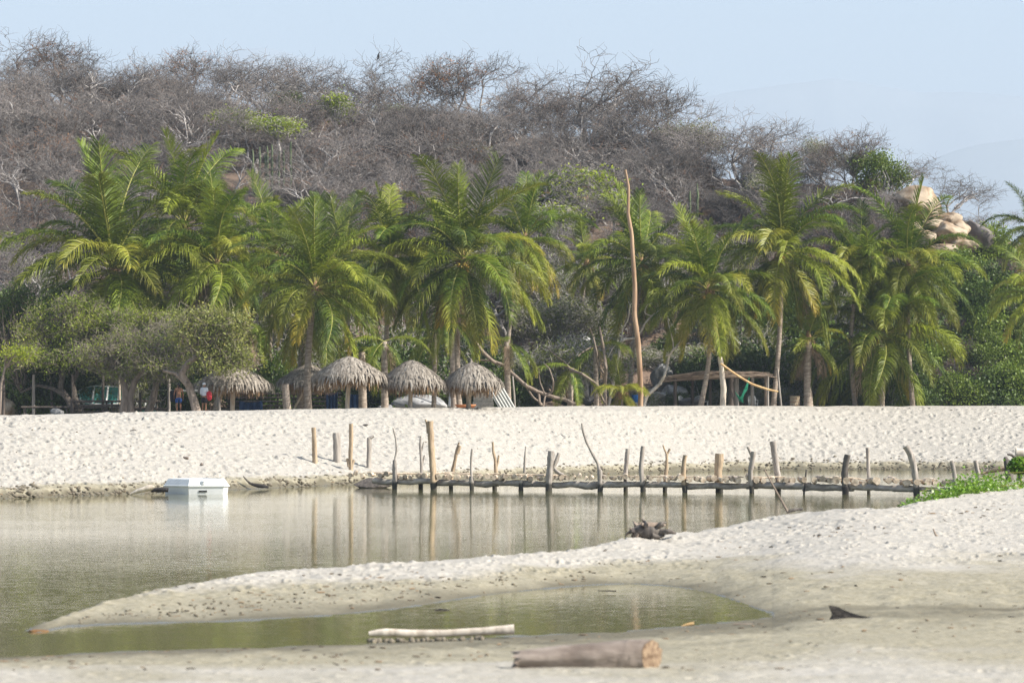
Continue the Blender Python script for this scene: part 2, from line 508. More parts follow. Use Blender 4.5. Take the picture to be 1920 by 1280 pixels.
PXW = [-2500, -600, 0, 250, 480, 600, 700, 800, 1000, 1200, 1400, 1700, 1920, 2600, 5000]
DW = list(yD([950, 945, 935, 926, 916, 911, 906, 903, 893, 886, 881, 880, 881, 882, 884]))
PXC = [-2500, 0, 300, 600, 900, 1300, 1600, 1920, 5000]
DC = [150, 160, 170, 182, 191, 205, 212, 213, 213]
YC = [785, 778, 772, 767, 763, 760.8, 760.4, 760.2, 760]
PS = [-3000, 0, 200, 400, 700, 1000, 1200, 1400, 1450, 1600, 5000]
DS = list(yD([1240, 1232, 1222, 1215, 1205, 1190, 1180, 1163, 1153, 1150, 1150]))
PP = [-3000, 0, 55, 200, 400, 600, 760, 900, 1050, 1180, 1270, 1345, 1400, 1450, 5000]
DP = list(yD([1185, 1180, 1178, 1170, 1166, 1156, 1140, 1116, 1100, 1092, 1099, 1112, 1134, 1158, 1156]))
PR = [-3000, -200, 0, 60, 130, 250, 400, 550, 700, 900, 1050, 1200, 1300, 1400, 1500, 1600, 1700, 1800, 1920, 2300, 5000]
YR = np.array([1180, 1180, 1179, 1176, 1152, 1112, 1086, 1067, 1058, 1046, 1033, 1012, 994, 977, 962, 959, 948, 930, 915, 890, 880], float)
ZR = np.array([-.5, -.4, -.15, .03, .13, .24, .30, .34, .38, .44, .50, .60, .70, .80, .95, 1.05, 1.1, 1.2, 1.3, 1.5, 1.6], float)
DR = FPX * (EYE - np.clip(ZR, 0, 9)) / (YR - HZ)
PA = [-3000, 1385, 1450, 1560, 5000]
ZA = [-.14, -.14, .03, .13, .19]       # floor between the near shore and the spit (a pool on the left, damp flat on the right)


def smooth(u):
    u = np.clip(u, 0, 1)
    return u * u * (3 - 2 * u)


def base_height(px, D):
    """smooth ground height above the water at photo column px and distance D"""
    px = np.asarray(px, float); D = np.asarray(D, float)
    dw, dc = IP(px, PXW, DW), IP(px, PXC, DC)
    zc = EYE - (IP(px, PXC, YC) - HZ) * dc / FPX
    u = D - dw
    q = np.clip(u / (dc - dw), 0, 1)
    q = q * 1.06
    up = np.where(q < .9, q * 1.02, .918 + (q - .9) * .5)
    bank = .22 * smooth(u / 1.1) + (zc - .22) * np.clip(up, 0, 1)
    bank = np.where(D > dc, zc - .30 * smooth((D - dc) / 5) - .4 * smooth((D - dc - 5) / 14), bank)
    bank = np.where(u < 0, np.maximum(u * .12, -.8), bank)
    # near side
    ds, dp, dr, zr, za = IP(px, PS, DS), IP(px, PP, DP), IP(px, PR, DR), IP(px, PR, ZR), IP(px, PA, ZA)
    q_ = dp - ds
    dp = np.minimum(ds + .05 + (q_ + np.sqrt(q_ * q_ + 1.2)) / 2, dr - 1.0)
    za = np.where(za < 0, za * smooth((dp - ds) / 3.0), za)
    zs = np.maximum(za, 0) * .9
    z = np.full(D.shape, .75)
    dm = dp + (dr - dp) * .45
    zm = zs + (zr - zs) * (.5 - .08 * smooth((px - 1150) / 300))
    zm = np.where(zr < .1, zr * .6, zm)
    knots = [(np.full(D.shape, 20.), np.full(D.shape, .85)), (np.full(D.shape, 40.), np.full(D.shape, .52)), (ds, zs), ((ds + dp) / 2, za), (dp, zs - .1 * smooth((75 - px) / 40)), (dm, zm),
             (dr, zr), (dr + 1.2, zr - .08), (dr + 6, np.full(D.shape, -.3)), (dr + 20, np.full(D.shape, -.8))]
    for (d0, z0), (d1, z1) in zip(knots[:-1], knots[1:]):
        f = np.clip((D - d0) / np.maximum(d1 - d0, .01), 0, 1)
        z = np.where(D >= d0, z0 + (z1 - z0) * f, z)
    return np.where(D > dr + 22, np.where(D > 115, bank, -.8), z)


def ground(px, D):
    return float(base_height(np.array([px]), np.array([D]))[0])


def build_ground():
    rows = np.concatenate([np.linspace(4, 35, 14), np.arange(36, 105, .085), np.arange(105, 128, 1.2), np.arange(128, 226, .15), np.geomspace(227, 9000, 40)])
    pf = np.arange(-150, 2072, 1.75)
    cols = np.concatenate([[-30000, -14000, -8000, -5000, -3500], np.arange(-2500, -150, 40), pf, np.arange(2080, 4500, 40), [5000, 8000, 14000, 30000]])
    PX, D = np.meshgrid(cols, rows)
    XX = (PX - 960) / FPX * D
    Z = base_height(PX, D)
    near = D < 112
    n = vnoise(XX, D, 2.6, 1) * .10 + vnoise(XX, D, .9, 2) * .07 + vnoise(XX, D, .33, 3) * .035
    n2 = vnoise(XX, D, 6, 4) * .10 + vnoise(XX, D, 1.6, 5) * .05 + vnoise(XX, D, .45, 6) * .06
    zc = EYE - (IP(PX, PXC, YC) - HZ) * IP(PX, PXC, DC) / FPX
    dcr = IP(PX, PXC, DC)
    amp = np.where(near, np.clip((Z + .02) * 2.4, .12, 1.0), np.clip(Z * 1.5, .12, 1) * (1 - .45 * smooth((D - dcr + 4) / 4)))
    soft = np.where(D < 50, .5, 1.05)
    flat = soft * np.where(near, 1 - .7 * smooth((PX - 1150) / 200) * smooth((.42 - Z) / .14), 1.0)
    # lumpy scarps just above the water
    scarp = np.exp(-((Z - .2) / .17) ** 2) * (vnoise(XX, D, .34, 9) * .20 + vnoise(XX, D, .7, 10) * .14)
    patch = .55 + 1.1 * smooth(vnoise(XX, D, 5, 12) + .5)
    Z2 = Z + np.where(D < 230, amp * np.where(near, 1, patch) * flat * np.where(near, n, n2) + scarp * np.where(near, .35, 1.0), 0)
    # footprints and wind scoops
    def stamp(num, x0, x1, d0, d1, rad, dep, cond):
        r = np.random.default_rng(int(num + d0))
        ds_ = r.uniform(d0, d1, num)
        pp = r.uniform(x0, x1, num)
        for d, p in zip(ds_, pp):
            h = ground(p, d)
            if not cond(p, d, h): continue
            a = r.uniform(*rad); b = a * r.uniform(.35, .8); th = -.5 + r.normal() * .5 if d0 > 100 else r.uniform(0, PI); de = r.uniform(*dep)
            x = (p - 960) / FPX * d
            i0, i1 = np.searchsorted(rows, [d - a * 2.4, d + a * 2.4])
            k = a * 2.4 / d * FPX
            j0, j1 = np.searchsorted(cols, [p - k, p + k])
            if i1 <= i0 or j1 <= j0: continue
            dx, dy = XX[i0:i1, j0:j1] - x, D[i0:i1, j0:j1] - d
            ux, uy = (dx * math.cos(th) + dy * math.sin(th)) / a, (-dx * math.sin(th) + dy * math.cos(th)) / b
            r2 = np.sqrt(ux * ux + uy * uy)
            Z2[i0:i1, j0:j1] += -de * np.exp(-(r2 ** 2) * 1.6) + de * .45 * np.exp(-((r2 - 1.35) / .45) ** 2)
    stamp(13500, -120, 2040, 131, 212, (.13, .31), (.06, .13), lambda p, d, h: h > .3 and d < IP(p, PXC, DC) - 1)
    stamp(5200, 100, 2040, 60, 99, (.08, .21), (.02, .055), lambda p, d, h: h > (.42 if p > 1300 else .2) and d < IP(p, PR, DR) + 1)
    stamp(500, -120, 2040, 37, 47, (.10, .2), (.01, .03), lambda p, d, h: h > .3)
    # wetness of the sand
    wet = np.clip(1.12 - Z / .62, 0, 1.1)
    sx = smooth((PX - 1100) / 300)
    wet_near = np.clip(.86 - Z * 1.1, 0, 1) * sx + np.clip(.95 - Z * 2.0, 0, 1.1) * (1 - sx)
    fs = smooth((IP(PX, PS, DS) - D) / 2.5 + .5)
    wet_near = np.clip(1.02 - Z * 1.2, .34, 1.1) * fs + wet_near * (1 - fs)
    wet = np.where(near, wet_near, wet)
    wet = np.where(Z < .008, 1.35, wet)
    nr, nc = PX.shape
    i = np.arange(nr - 1)[:, None] * nc
    j = np.arange(nc - 1)[None]
    F = np.stack([i + j, i + j + 1, i + nc + j + 1, i + nc + j], -1).reshape(-1, 4)
    mb = MB()
    mb.add(np.stack([XX, D, Z2], -1).reshape(-1, 3), F, 0, wet.ravel())
    tag(mb.build('ground', M['sand']), kind='structure')


build_ground()
mb = MB()
mb.add([[-700, -20, 0], [700, -20, 0], [700, 230, 0], [-700, 230, 0]], [[0, 1, 2, 3]])
tag(mb.build('water', M['water'], smooth=False), kind='structure')

# hill
PH = [-6000, -1200, 0, 150, 300, 600, 900, 1050, 1200, 1300, 1450, 1600, 1700, 1800, 1860, 1920, 2200, 2600, 6000]
YH = [260, 215, 196, 205, 215, 225, 245, 272, 300, 330, 352, 372, 385, 425, 455, 480, 640, 790, 800]
DH = [300, 295, 290, 290, 288, 285, 280, 275, 268, 262, 256, 252, 250, 250, 250, 250, 250, 250, 250]
PF = [-6000, 0, 600, 900, 1300, 1700, 1920, 6000]
DF = [210, 206, 212, 216, 224, 226, 226, 226]


def hill_height(px, D):
    px = np.asarray(px, float); D = np.asarray(D, float)
    dh, df = IP(px, PH, DH), IP(px, PF, DF)
    zt = EYE - (IP(px, PH, YH) - HZ) * dh / FPX
    u = np.clip((D - df) / (dh - df), 0, 1)
    z = 2.6 + (zt - 2.6) * (.55 * u + .45 * np.sin(u * PI / 2) ** 1.2)
    z = np.where(D > dh, zt - (D - dh) ** 1.35 * .06, z)
    x = (px - 960) / FPX * D
    z = z + (vnoise(x, D, 9, 21) * 1.6 + vnoise(x, D, 3.2, 22) * .8) * smooth((D - df) / 10)
    return np.where(D < df, 1.0, np.maximum(z, .5))


def hill_pt(px, py):
    """world point of the hill surface seen at photo pixel px, py"""
    ds = np.linspace(float(IP(px, PF, DF)), float(IP(px, PH, DH)), 260)
    zs = hill_height(np.full(260, px), ds)
    ys = HZ - (zs - EYE) / ds * FPX
    k = np.argmax(ys <= py) if (ys <= py).any() else len(ds) - 1
    return Vector((X(px, ds[k]), ds[k], zs[k]))


def build_hill():
    rows = np.concatenate([np.linspace(203, 296, 150), np.linspace(298, 420, 30)])
    cols = np.concatenate([np.linspace(-6000, -300, 40), np.arange(-280, 2300, 8), np.linspace(2320, 6000, 30)])
    PX, D = np.meshgrid(cols, rows)
    Z = hill_height(PX, D)
    nr, nc = PX.shape
    i = np.arange(nr - 1)[:, None] * nc; j = np.arange(nc - 1)[None]
    F = np.stack([i + j, i + j + 1, i + nc + j + 1, i + nc + j], -1).reshape(-1, 4)
    mb = MB()
    mb.add(np.stack([(PX - 960) / FPX * D, D, Z], -1).reshape(-1, 3), F)
    tag(mb.build('hill', M['hill']), kind='structure')


build_hill()


def mountain(pxs, ys, D, seed):
    cols = np.linspace(pxs[0], pxs[-1], 260)
    top = EYE - (IP(cols, pxs, ys) - HZ) * D / FPX
    xs = (cols - 960) / FPX * D
    top = np.maximum(top + vnoise(xs, xs * 0, 260, seed) * 30 + vnoise(xs, xs * 0, 90, seed + 1) * 12, 2)
    rr = np.linspace(-1, 1, 21)
    V = []
    for r in rr:
        h = top * (1 - abs(r) ** 1.2)
        h = h + vnoise(xs, np.full_like(xs, r * 900), 170, seed + 3) * 40 * (1 - abs(r)) * abs(r) * 3
        V.append(np.stack([xs * (1 + r * .05), D + r * D * .09 + xs * 0, np.maximum(h, 1)], -1))
    V = np.array(V)
    nr, nc = 21, 260
    i = np.arange(nr - 1)[:, None] * nc; j = np.arange(nc - 1)[None]
    F = np.stack([i + j, i + j + 1, i + nc + j + 1, i + nc + j], -1).reshape(-1, 4)
    mb = MB(); mb.add(V.reshape(-1, 3), F)
    tag(mb.build('mountains', M['mountain']), kind='structure')


mountain([-900, 250, 430, 520, 620, 900, 1250, 1400, 1520, 1620, 1700, 1850, 1960, 2300, 3500], [300, 200, 96, 84, 120, 260, 205, 165, 150, 150, 172, 168, 190, 200, 400], 13500, 31)
mountain([1300, 1600, 1720, 1800, 1900, 2100, 2600, 3200], [760, 420, 310, 275, 265, 240, 300, 700], 10500, 41)

# ------------------------------------------------------------------ the hazy air
def build_haze():
    mb = MB()
    mb.box((0, 7400, 698), (14000, 17400, 1400))
    o = mb.build('haze', HAZE_M, smooth=False)
    tag(o, kind='stuff')


HAZE_M = bpy.data.materials.new('haze_air')
HAZE_M.use_nodes = True
_t = HAZE_M.node_tree
_t.nodes.clear()
_o = _t.nodes.new('ShaderNodeOutputMaterial')
_v = _t.nodes.new('ShaderNodeVolumePrincipled')
_v.inputs['Color'].default_value = (.70, .83, .98, 1)
_v.inputs['Density'].default_value = .00017
_v.inputs['Anisotropy'].default_value = 0.0
_t.links.new(_v.outputs[0], _o.inputs['Volume'])
build_haze()


# ------------------------------------------------------------------ trees
def skeleton(r, H, L0, lev, spread=.75, wob=.28, flat=.55, trunk_r=.16, stems=1, lean=(0, 0), ratio=.74, droop=0.0, sidep=.55, ang=(.45, .95), tstart=.28):
    """branches as straight pieces: (p0, p1, r0, r1, level, branch id)"""
    out, tips = [], []

    def grow(p, d, L, rad, lv):
        n = 4 if lv == 0 else 3
        kids = []
        for k in range(n):
            up = np.array([0, 0, .16 if lv < 2 else (.08 - droop)])
            d2 = nrm(d + r.normal(size=3) * wob + up)
            if lv >= 1: d2 = nrm(d2 * np.array([1, 1, 1 - .22 * flat * (1 if d2[2] > .35 else 0)]))
            q = p + d2 * L / n
            r1 = rad * (.90 if lv else .88)
            out.append((p, q, rad, r1, lv))
            p, d, rad = q, d2, r1
            if k < n - 1 and lv > 0 and r.random() < sidep: kids.append((p, d, rad * .6))
        kids += [(p, d, rad * .8), (p, d, rad * .72)]
        if lv < 2 or r.random() < .35: kids.append((p, d, rad * .6))
        if lv >= lev:
            tips.append((p, d, rad))
            return
        for (kp, kd, kr) in kids:
            perp = nrm(np.cross(kd, r.normal(size=3)))
            a = r.uniform(*ang) * spread
            nd = nrm(kd * math.cos(a) + perp * math.sin(a))
            if lv < 3 and nd[2] < .05: nd[2] = abs(nd[2]) * .4 + .08
            grow(kp, nrm(nd), L * ratio * r.uniform(.8, 1.15), kr, lv + 1)
    for s_ in range(stems):
        d0 = nrm([lean[0] + r.normal() * .22 * (stems > 1), lean[1] + r.normal() * .22 * (stems > 1), 1])
        grow(np.array([r.normal() * .12 * (stems > 1), r.normal() * .12 * (stems > 1), -.3]), d0, L0, trunk_r, 0)
    zmax = max(o[1][2] for o in out)
    k = H / zmax
    return out, tips, k


def sk_split(sk, thick):
    A = [o for o in sk if o[2] >= thick]
    B = [o for o in sk if o[2] < thick]
    return A, B


def add_sk(mb, L, k, n, m=0, a=None, rmin=.006):
    if not L: return
    P0 = np.array([o[0] for o in L]) * k; P1 = np.array([o[1] for o in L]) * k
    R0 = np.maximum([o[2] for o in L], rmin); R1 = np.maximum([o[3] for o in L], rmin)
    P1 = P1 + (P1 - P0) * .06
    mb.segs(P0, P1, R0, R1, n, m, a)


def twigs_at(mb, tips, k, r, num, ln, rad, bend=.9, leafy=0.0):
    P, D = np.array([t[0] for t in tips]) * k, np.array([t[1] for t in tips])
    P = np.repeat(P, num, 0); D = np.repeat(D, num, 0)
    D = D + r.normal(size=D.shape) * bend
    D /= np.linalg.norm(D, axis=1)[:, None]
    l_ = (ln * r.uniform(.5, 1.3, len(P)))[:, None]
    Q = P + D * l_
    D2 = D + r.normal(size=D.shape) * .5
    D2 /= np.linalg.norm(D2, axis=1)[:, None]
    Q2 = Q + D2 * l_ * .7
    n = len(P)
    av = (r.random(n) < leafy) * 1.0
    mb.segs(P, Q, np.full(n, rad), np.full(n, rad * .75), 3, 0, av)
    mb.segs(Q, Q2, np.full(n, rad * .75), np.full(n, rad * .45), 3, 0, av)


def bare_proto(seed, H, lev=5, **kw):
    r = np.random.default_rng(seed)
    leafy = kw.pop('leafy', 0.03)
    nt_ = kw.pop('nt', 2)
    sk, tips, k = skeleton(r, H, 1.0, lev, **kw)
    A, B = sk_split(sk, .024)
    m1 = MB(); add_sk(m1, A, k, 6)
    m2 = MB(); add_sk(m2, B, k, 3, rmin=.011)
    twigs_at(m2, tips, k, r, nt_, .45, .010, leafy=leafy)
    if leafy > .05:
        T = np.array([t[0] for t in tips]) * k
        pick = T[r.random(len(T)) < leafy * 1.5]
        if len(pick): m2.leaves(np.repeat(pick, 2, 0) + r.normal(size=(len(pick) * 2, 3)) * .15, .13, r, a=np.full(len(pick) * 2, 1.0))
    return m1.mesh('limbs', M['bark_grey']), m2.mesh('twigs', M['twig'])


BARE = []
specs = [dict(H=5.2, spread=.95, flat=1.0, trunk_r=.22, sidep=.35), dict(H=4.6, spread=1.05, flat=1.2, trunk_r=.20, stems=2, sidep=.3), dict(H=5.6, spread=.8, flat=.8, trunk_r=.21, sidep=.35),
         dict(H=4.2, spread=1.0, flat=1.0, trunk_r=.11, stems=3), dict(H=4.8, spread=.9, flat=.9, trunk_r=.12, stems=2, leafy=.12),
         dict(H=3.6, spread=.75, flat=.4, trunk_r=.08, stems=4, wob=.2), dict(H=5.0, spread=1.1, flat=1.4, trunk_r=.24, wob=.36, sidep=.3), dict(H=3.2, spread=.9, flat=.6, trunk_r=.07, stems=4, leafy=.2)]
for i, sp in enumerate(specs):
    sp = dict(sp); H = sp.pop('H')
    BARE.append(bare_proto(100 + i, H, **sp) + (H,))
# wide flat-topped crowns for the skyline
SKYT = []
for i, sp in enumerate([dict(H=6, spread=.95, flat=1.5, trunk_r=.21, wob=.30, lev=5, nt=1, sidep=.3), dict(H=5.5, spread=1.0, flat=1.6, trunk_r=.19, stems=2, wob=.32, lev=5, nt=1, sidep=.25),
                        dict(H=5.5, spread=.8, flat=.7, trunk_r=.16, wob=.3, lev=5, nt=2, sidep=.35), dict(H=5, spread=.75, flat=.5, trunk_r=.14, stems=2, wob=.26, lev=5, nt=2, leafy=.15, sidep=.3)]):
    sp = dict(sp); H = sp.pop('H')
    SKYT.append(bare_proto(200 + i, H, **sp) + (H,))


def bare_tree(proto, loc, h, rz, label, group, name='bare_tree', wide=1.0, full=True):
    t = empty(name, loc, rz)
    k = h / proto[2]
    t.scale = (k * wide, k * wide, k)
    put('trunk', proto[0], t)
    put('crown', proto[1], t)
    tag(t, label, 'tree', group)
    return t


# the trees of the skyline, each told apart
skyl = [  # px, base row, height m, proto, width, label
    (35, 175, 5.2, 2, 1.2, 'dense grey-brown bare tree highest at the left edge of the ridge'),
    (105, 185, 4.6, 3, 1.1, 'bare tree with a few brown leaves right of the highest clump on the left ridge'),
    (252, 200, 4.2, 3, .8, 'thin twiggy sapling standing alone above the low skyline between the two left humps'),
    (355, 205, 4.9, 3, 1.1, 'rounded bare tree at the left end of the broad grey dome on the skyline'),
    (430, 208, 5.2, 1, 1.1, 'broad domed bare tree with pale limbs in the middle of the left skyline'),
    (500, 210, 4.8, 2, 1.2, 'bare tree with fine dense twigs at the right end of the broad grey dome'),
    (585, 225, 4.2, 2, 1.0, 'low bare tree filling the dip left of the tree where the highest bird perches'),
    (722, 232, 6.1, 0, 1.0, 'tall flat-topped bare tree with a bent trunk where the highest black bird perches'),
    (785, 240, 5.6, 2, 1.05, 'upright finely branched bare tree right of the tallest flat-topped tree'),
    (850, 245, 5.9, 3, 1.15, 'bare tree with rust-coloured leaf tufts in the middle of the skyline'),
    (905, 250, 5.7, 2, .95, 'bare tree with two upright tufts at the centre of the skyline'),
    (975, 268, 5.6, 1, 1.0, 'bare tree with widely forked curved trunks and sky showing through it'),
    (1030, 270, 5.6, 0, 1.05, 'flat-topped bare tree leaning over the gap of sky on the skyline'),
    (1100, 288, 7.1, 1, 1.15, 'largest umbrella-shaped bare tree with dark forked limbs on the right skyline'),
    (1178, 300, 6.2, 0, 1.0, 'wide bare tree with a black bird on its right-hand branch'),
    (1235, 318, 5.8, 3, 1.0, 'bare tree with some green leaves at the top where the skyline begins to fall'),
    (1310, 335, 5.0, 2, 1.1, 'bare tree above the dark boulders with pale sky between its stems'),
    (1385, 345, 5.1, 1, 1.1, 'spreading grey bare tree half way down the right-hand skyline'),
    (1470, 352, 4.6, 2, 1.2, 'dense low bare tree on the falling right-hand skyline'),
    (1600, 372, 4.6, 3, 1.0, 'bare tree with thin upright twigs beside the green bush on the right skyline'),
    (1690, 385, 3.4, 1, 1.15, 'low grey umbrella-shaped bare tree above the large tan boulder'),
    (1775, 425, 3.6, 1, 1.1, 'bare tree with dark forked trunk leaning over the tan boulders'),
    (1840, 452, 3.2, 0, 1.05, 'low brown bare tree right of the tan boulders'),
    (1890, 470, 2.6, 2, 1.1, 'last low bare tree where the ridge drops to the right edge'),
]
for px, py, h, k, wd, lab in skyl:
    h *= 1.36 if px < 120 else 1.12
    d = float(IP(px, PH, DH)) - 1.0
    z = float(hill_height(np.array([px]), np.array([d]))[0])
    bare_tree(SKYT[k], (X(px, d), d, z - .1), h, random.uniform(-.4, .4) + (0 if k != 1 else .3), lab, 'bare trees along the skyline', wide=wd)

# the wood on the slope
CLEAR = [(630, 262), (440, 262), (520, 275), (1085, 432), (1050, 470), (1300, 345), (490, 372), (522, 372), (1150, 440)]
r = np.random.default_rng(5)
n_bare, tries = 0, 0
spots = []
NB = 225
while n_bare < NB and tries < 20000:
    tries += 1
    px = r.uniform(-120, 1960)
    dh, df = float(IP(px, PH, DH)), float(IP(px, PF, DF))
    u = r.uniform(.10, .93)
    d = df + (dh - df) * u
    x = X(px, d)
    if any((x - a) ** 2 + (d - b) ** 2 < 2.3 ** 2 for a, b in spots): continue
    z = float(hill_height(np.array([px]), np.array([d]))[0])
    y = HZ - (z - EYE) / d * FPX
    if y > 640: continue
    if 1640 < px < 1870 and y > 345: continue          # the boulders
    if any(abs(px - a) < 34 and 3 < y - b < 105 for a, b in CLEAR): continue
    if px > 1720 and y > 420: continue
    spots.append((x, d))
    k = [0, 1, 2, 3, 4, 6, 8, 9, 10, 8, 9, 5][int(r.integers(0, 12))]
    big = k >= 8
    pr = SKYT[k - 8] if big else BARE[k]
    h = pr[2] * r.uniform(.85, 1.18) * (.86 if big else 1)
    if u > .93: h *= .8
    if px > 1400: h *= .75
    bare_tree(pr, (x, d, z - .1), h, r.uniform(0, 6.28), 'leafless grey-brown tree on the ' + ('upper' if u > .55 else 'lower') + ' hillside ' + ('above the left palms' if px < 480 else 'behind the palms of the thatched umbrellas' if px < 1000 else 'behind the tall crooked pole and its palms' if px < 1400 else 'falling away at the right'), 'bare trees of the wood on the slope', wide=r.uniform(.95, 1.25))
    n_bare += 1
# the dry scrub between them: nobody could count it
def dry_scrub():
    mb = MB()
    src = []
    for i in range(4):
        rr = np.random.default_rng(400 + i)
        sk, tips, k = skeleton(rr, 1.9, 1.0, 3, stems=5, spread=.8, wob=.25, flat=.2, trunk_r=.02)
        q = MB(); add_sk(q, sk, k, 3, rmin=.010)
        twigs_at(q, tips, k, rr, 4, .32, .010, leafy=.15)
        src.append((np.concatenate(q.V), [f for f in q.F], np.concatenate(q.A)))
    for _ in range(360):
        px = r.uniform(-150, 1900)
        dh, df = float(IP(px, PH, DH)), float(IP(px, PF, DF))
        d = df + (dh - df) * r.uniform(.05, .90)
        z = float(hill_height(np.array([px]), np.array([d]))[0])
        V, Fs, A = src[int(r.integers(0, 4))]
        a = r.uniform(0, 6.28); s_ = r.uniform(.7, 1.25)
        c, s2 = math.cos(a) * s_, math.sin(a) * s_
        Vt = np.stack([V[:, 0] * c - V[:, 1] * s2 + X(px, d), V[:, 0] * s2 + V[:, 1] * c + d, V[:, 2] * s_ + z], 1)
        mb.add(Vt, np.concatenate(Fs), 0, A)
    tag(mb.build('dry_scrub', M['twig']), kind='stuff')


dry_scrub()


# leafy shrubs and trees
def leafy_proto(seed, rx, ry, rz_, clumps, per, size, leafm, stem_n=5, zc=.55, csize=.28, twiggy=0, hang=False):
    r = np.random.default_rng(seed)
    u = r.normal(size=(clumps, 3)); u /= np.linalg.norm(u, axis=1)[:, None]
    rad = r.uniform(.35, 1.0, clumps) ** .5
    # lobed outline
    lc = r.normal(size=(9, 3)); lc /= np.linalg.norm(lc, axis=1)[:, None]
    lc *= r.uniform(.45, .85, 9)[:, None]
    C = (lc[r.integers(0, 9, clumps)] + u * rad[:, None] * r.uniform(.28, .5, clumps)[:, None]) * np.array([rx, ry, rz_])
    C[:, 2] += rz_ * (zc + .45)
    C[:, 2] = np.maximum(C[:, 2], .15)
    tone = r.uniform(0, .8, clumps)
    P = np.repeat(C, per, 0) + r.normal(size=(clumps * per, 3)) * csize * np.array([1.15, 1.15, .75])
    mb = MB()
    mb.leaves(P, size, r, up=.35, a=np.clip(np.repeat(tone, per) + r.normal(size=len(P)) * .22, 0, 1.3))
    sm = MB()
    base = np.array([[r.normal() * .015, r.normal() * .015, -.2] for _ in range(clumps)])
    top = C
    mid = (base * .45 + top * .55) + r.normal(size=base.shape) * .12 * rx
    mid[:, 2] = np.minimum(mid[:, 2], top[:, 2] * .75)
    pick = r.choice(clumps, min(clumps, 40), replace=False)
    sm.segs(base[pick], mid[pick], np.full(len(pick), .045), np.full(len(pick), .028), 5)
    sm.segs(mid[pick], top[pick], np.full(len(pick), .028), np.full(len(pick), .012), 4)
    if twiggy:
        idx = r.choice(len(P), twiggy)
        dd = r.normal(size=(twiggy, 3)); dd /= np.linalg.norm(dd, axis=1)[:, None]
        sm.segs(P[idx], P[idx] + dd * .4, np.full(twiggy, .012), np.full(twiggy, .006), 3)
    return mb.mesh('foliage', leafm), sm.mesh('stems', M['bark_grey'])


def shrub(proto, loc, sc, rz, label, group, name='shrub', cat='shrub', parts=('foliage', 'stems')):
    t = empty(name, loc, rz)
    t.scale = sc if hasattr(sc, '__len__') else (sc, sc, sc)
    put(parts[0], proto[0], t)
    put(parts[1], proto[1], t)
    return tag(t, label, cat, group)


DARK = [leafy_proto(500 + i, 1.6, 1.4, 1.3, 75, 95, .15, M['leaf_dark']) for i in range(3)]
MID = [leafy_proto(520 + i, 1.6, 1.4, 1.3, 75, 95, .14, M['leaf_mid']) for i in range(3)]
OLIVE = [leafy_proto(540 + i, 1.7, 1.5, 1.5, 80, 60, .12, M['leaf_olive'], twiggy=1400, csize=.34) for i in range(2)]
BRIGHT = [leafy_proto(560 + i, 1.3, 1.1, .9, 40, 60, .14, M['leaf_bright'], twiggy=500, csize=.3) for i in range(2)]

# green trees seen on the slope
for px, py, w_, h_, P_, lab in [
    (630, 285, 1.1, 2.6, BRIGHT[0], 'vivid yellow-green leafing bush high on the slope below the skyline'),
    (440, 300, 1.5, 1.9, BRIGHT[1], 'low yellow-green bush on the upper left slope'),
    (520, 318, 1.4, 1.9, BRIGHT[0], 'yellow-green bush beside the columnar cacti on the upper slope'),
    (545, 232, 1.0, 1.5, MID[0], 'small green bush under the left skyline trees'),
    (1085, 450, 1.9, 3.4, BRIGHT[1], 'large yellow-green tree on the slope behind the tall curved pole'),
    (1050, 505, 1.5, 2.6, BRIGHT[0], 'yellow-green bush below left of the large yellow-green tree'),
    (1150, 470, 1.1, 2.2, BRIGHT[0], 'small yellow-green bush just left of the tall curved pole'),
    (1262, 232, .9, 1.6, MID[1], 'small green crown on the skyline where it starts to fall'),
    (1300, 262, 1.3, 2.2, OLIVE[0], 'olive-green bush on the skyline right of the highest trees'),
    (1540, 328, .8, 1.9, OLIVE[0], 'green bush standing up on the right-hand skyline'),
    (1600, 345, .7, 1.5, OLIVE[1], 'dull green bush right of the green bush on the skyline'),
    (1655, 395, 1.1, 3.0, MID[0], 'green feathery bush left of the large tan boulder'),
    (1440, 400, .9, 1.6, OLIVE[0], 'small olive bush behind the tallest palm at the right'),
    (890, 330, 1.3, 1.2, OLIVE[1], 'dull olive bush in the middle of the dry wood'),
    (760, 262, 1.6, 1.4, OLIVE[0], 'olive undergrowth bush below the skyline trees'),
    (-12, 520, 1.4, 2.6, BRIGHT[0], 'bright yellow-green bush cut by the left edge halfway up'),
    (14, 500, .9, 1.8, BRIGHT[1], 'small bright yellow-green bush at the left edge above the dark trees'),
    ]:
    p = hill_pt(px, py)
    up = 2.3 if P_ in BRIGHT and px > 20 else .9
    o = shrub(P_, p + Vector((0, -.5, up)), (w_ * 1.15, w_ * 1.15, h_ / 2.2), px * .7, lab, 'green bushes on the dry hill')
    mb = MB(); mb.tube([(0, 0, -up - .4), (.12, .05, -up * .5), (0, 0, .25)], [.11, .09, .05], n=7, wob=.1)
    mb.build('trunk', M['bark_grey'], o)

# dense green wood at the foot of the hill, right
r = np.random.default_rng(15)
gl = []
for i in range(46):
    px = r.uniform(1700, 2010); v = r.random()
    d = 226 + v * 20
    z = float(hill_height(np.array([px]), np.array([d]))[0])
    y = HZ - (z - EYE) / d * FPX
    if y < 520 and px < 1830: continue
    P_ = (DARK + MID + MID)[int(r.integers(0, 9))]
    s_ = r.uniform(.8, 1.35)
    shrub(P_, (X(px, d), d, z - .3), (s_ * 1.1, s_ * 1.1, s_ * 1.05), r.uniform(0, 6), 'leafy green tree in the dense grove at the right edge of the hill foot', 'green trees of the right-hand grove', 'leafy_tree', 'tree', ('crown', 'trunk'))
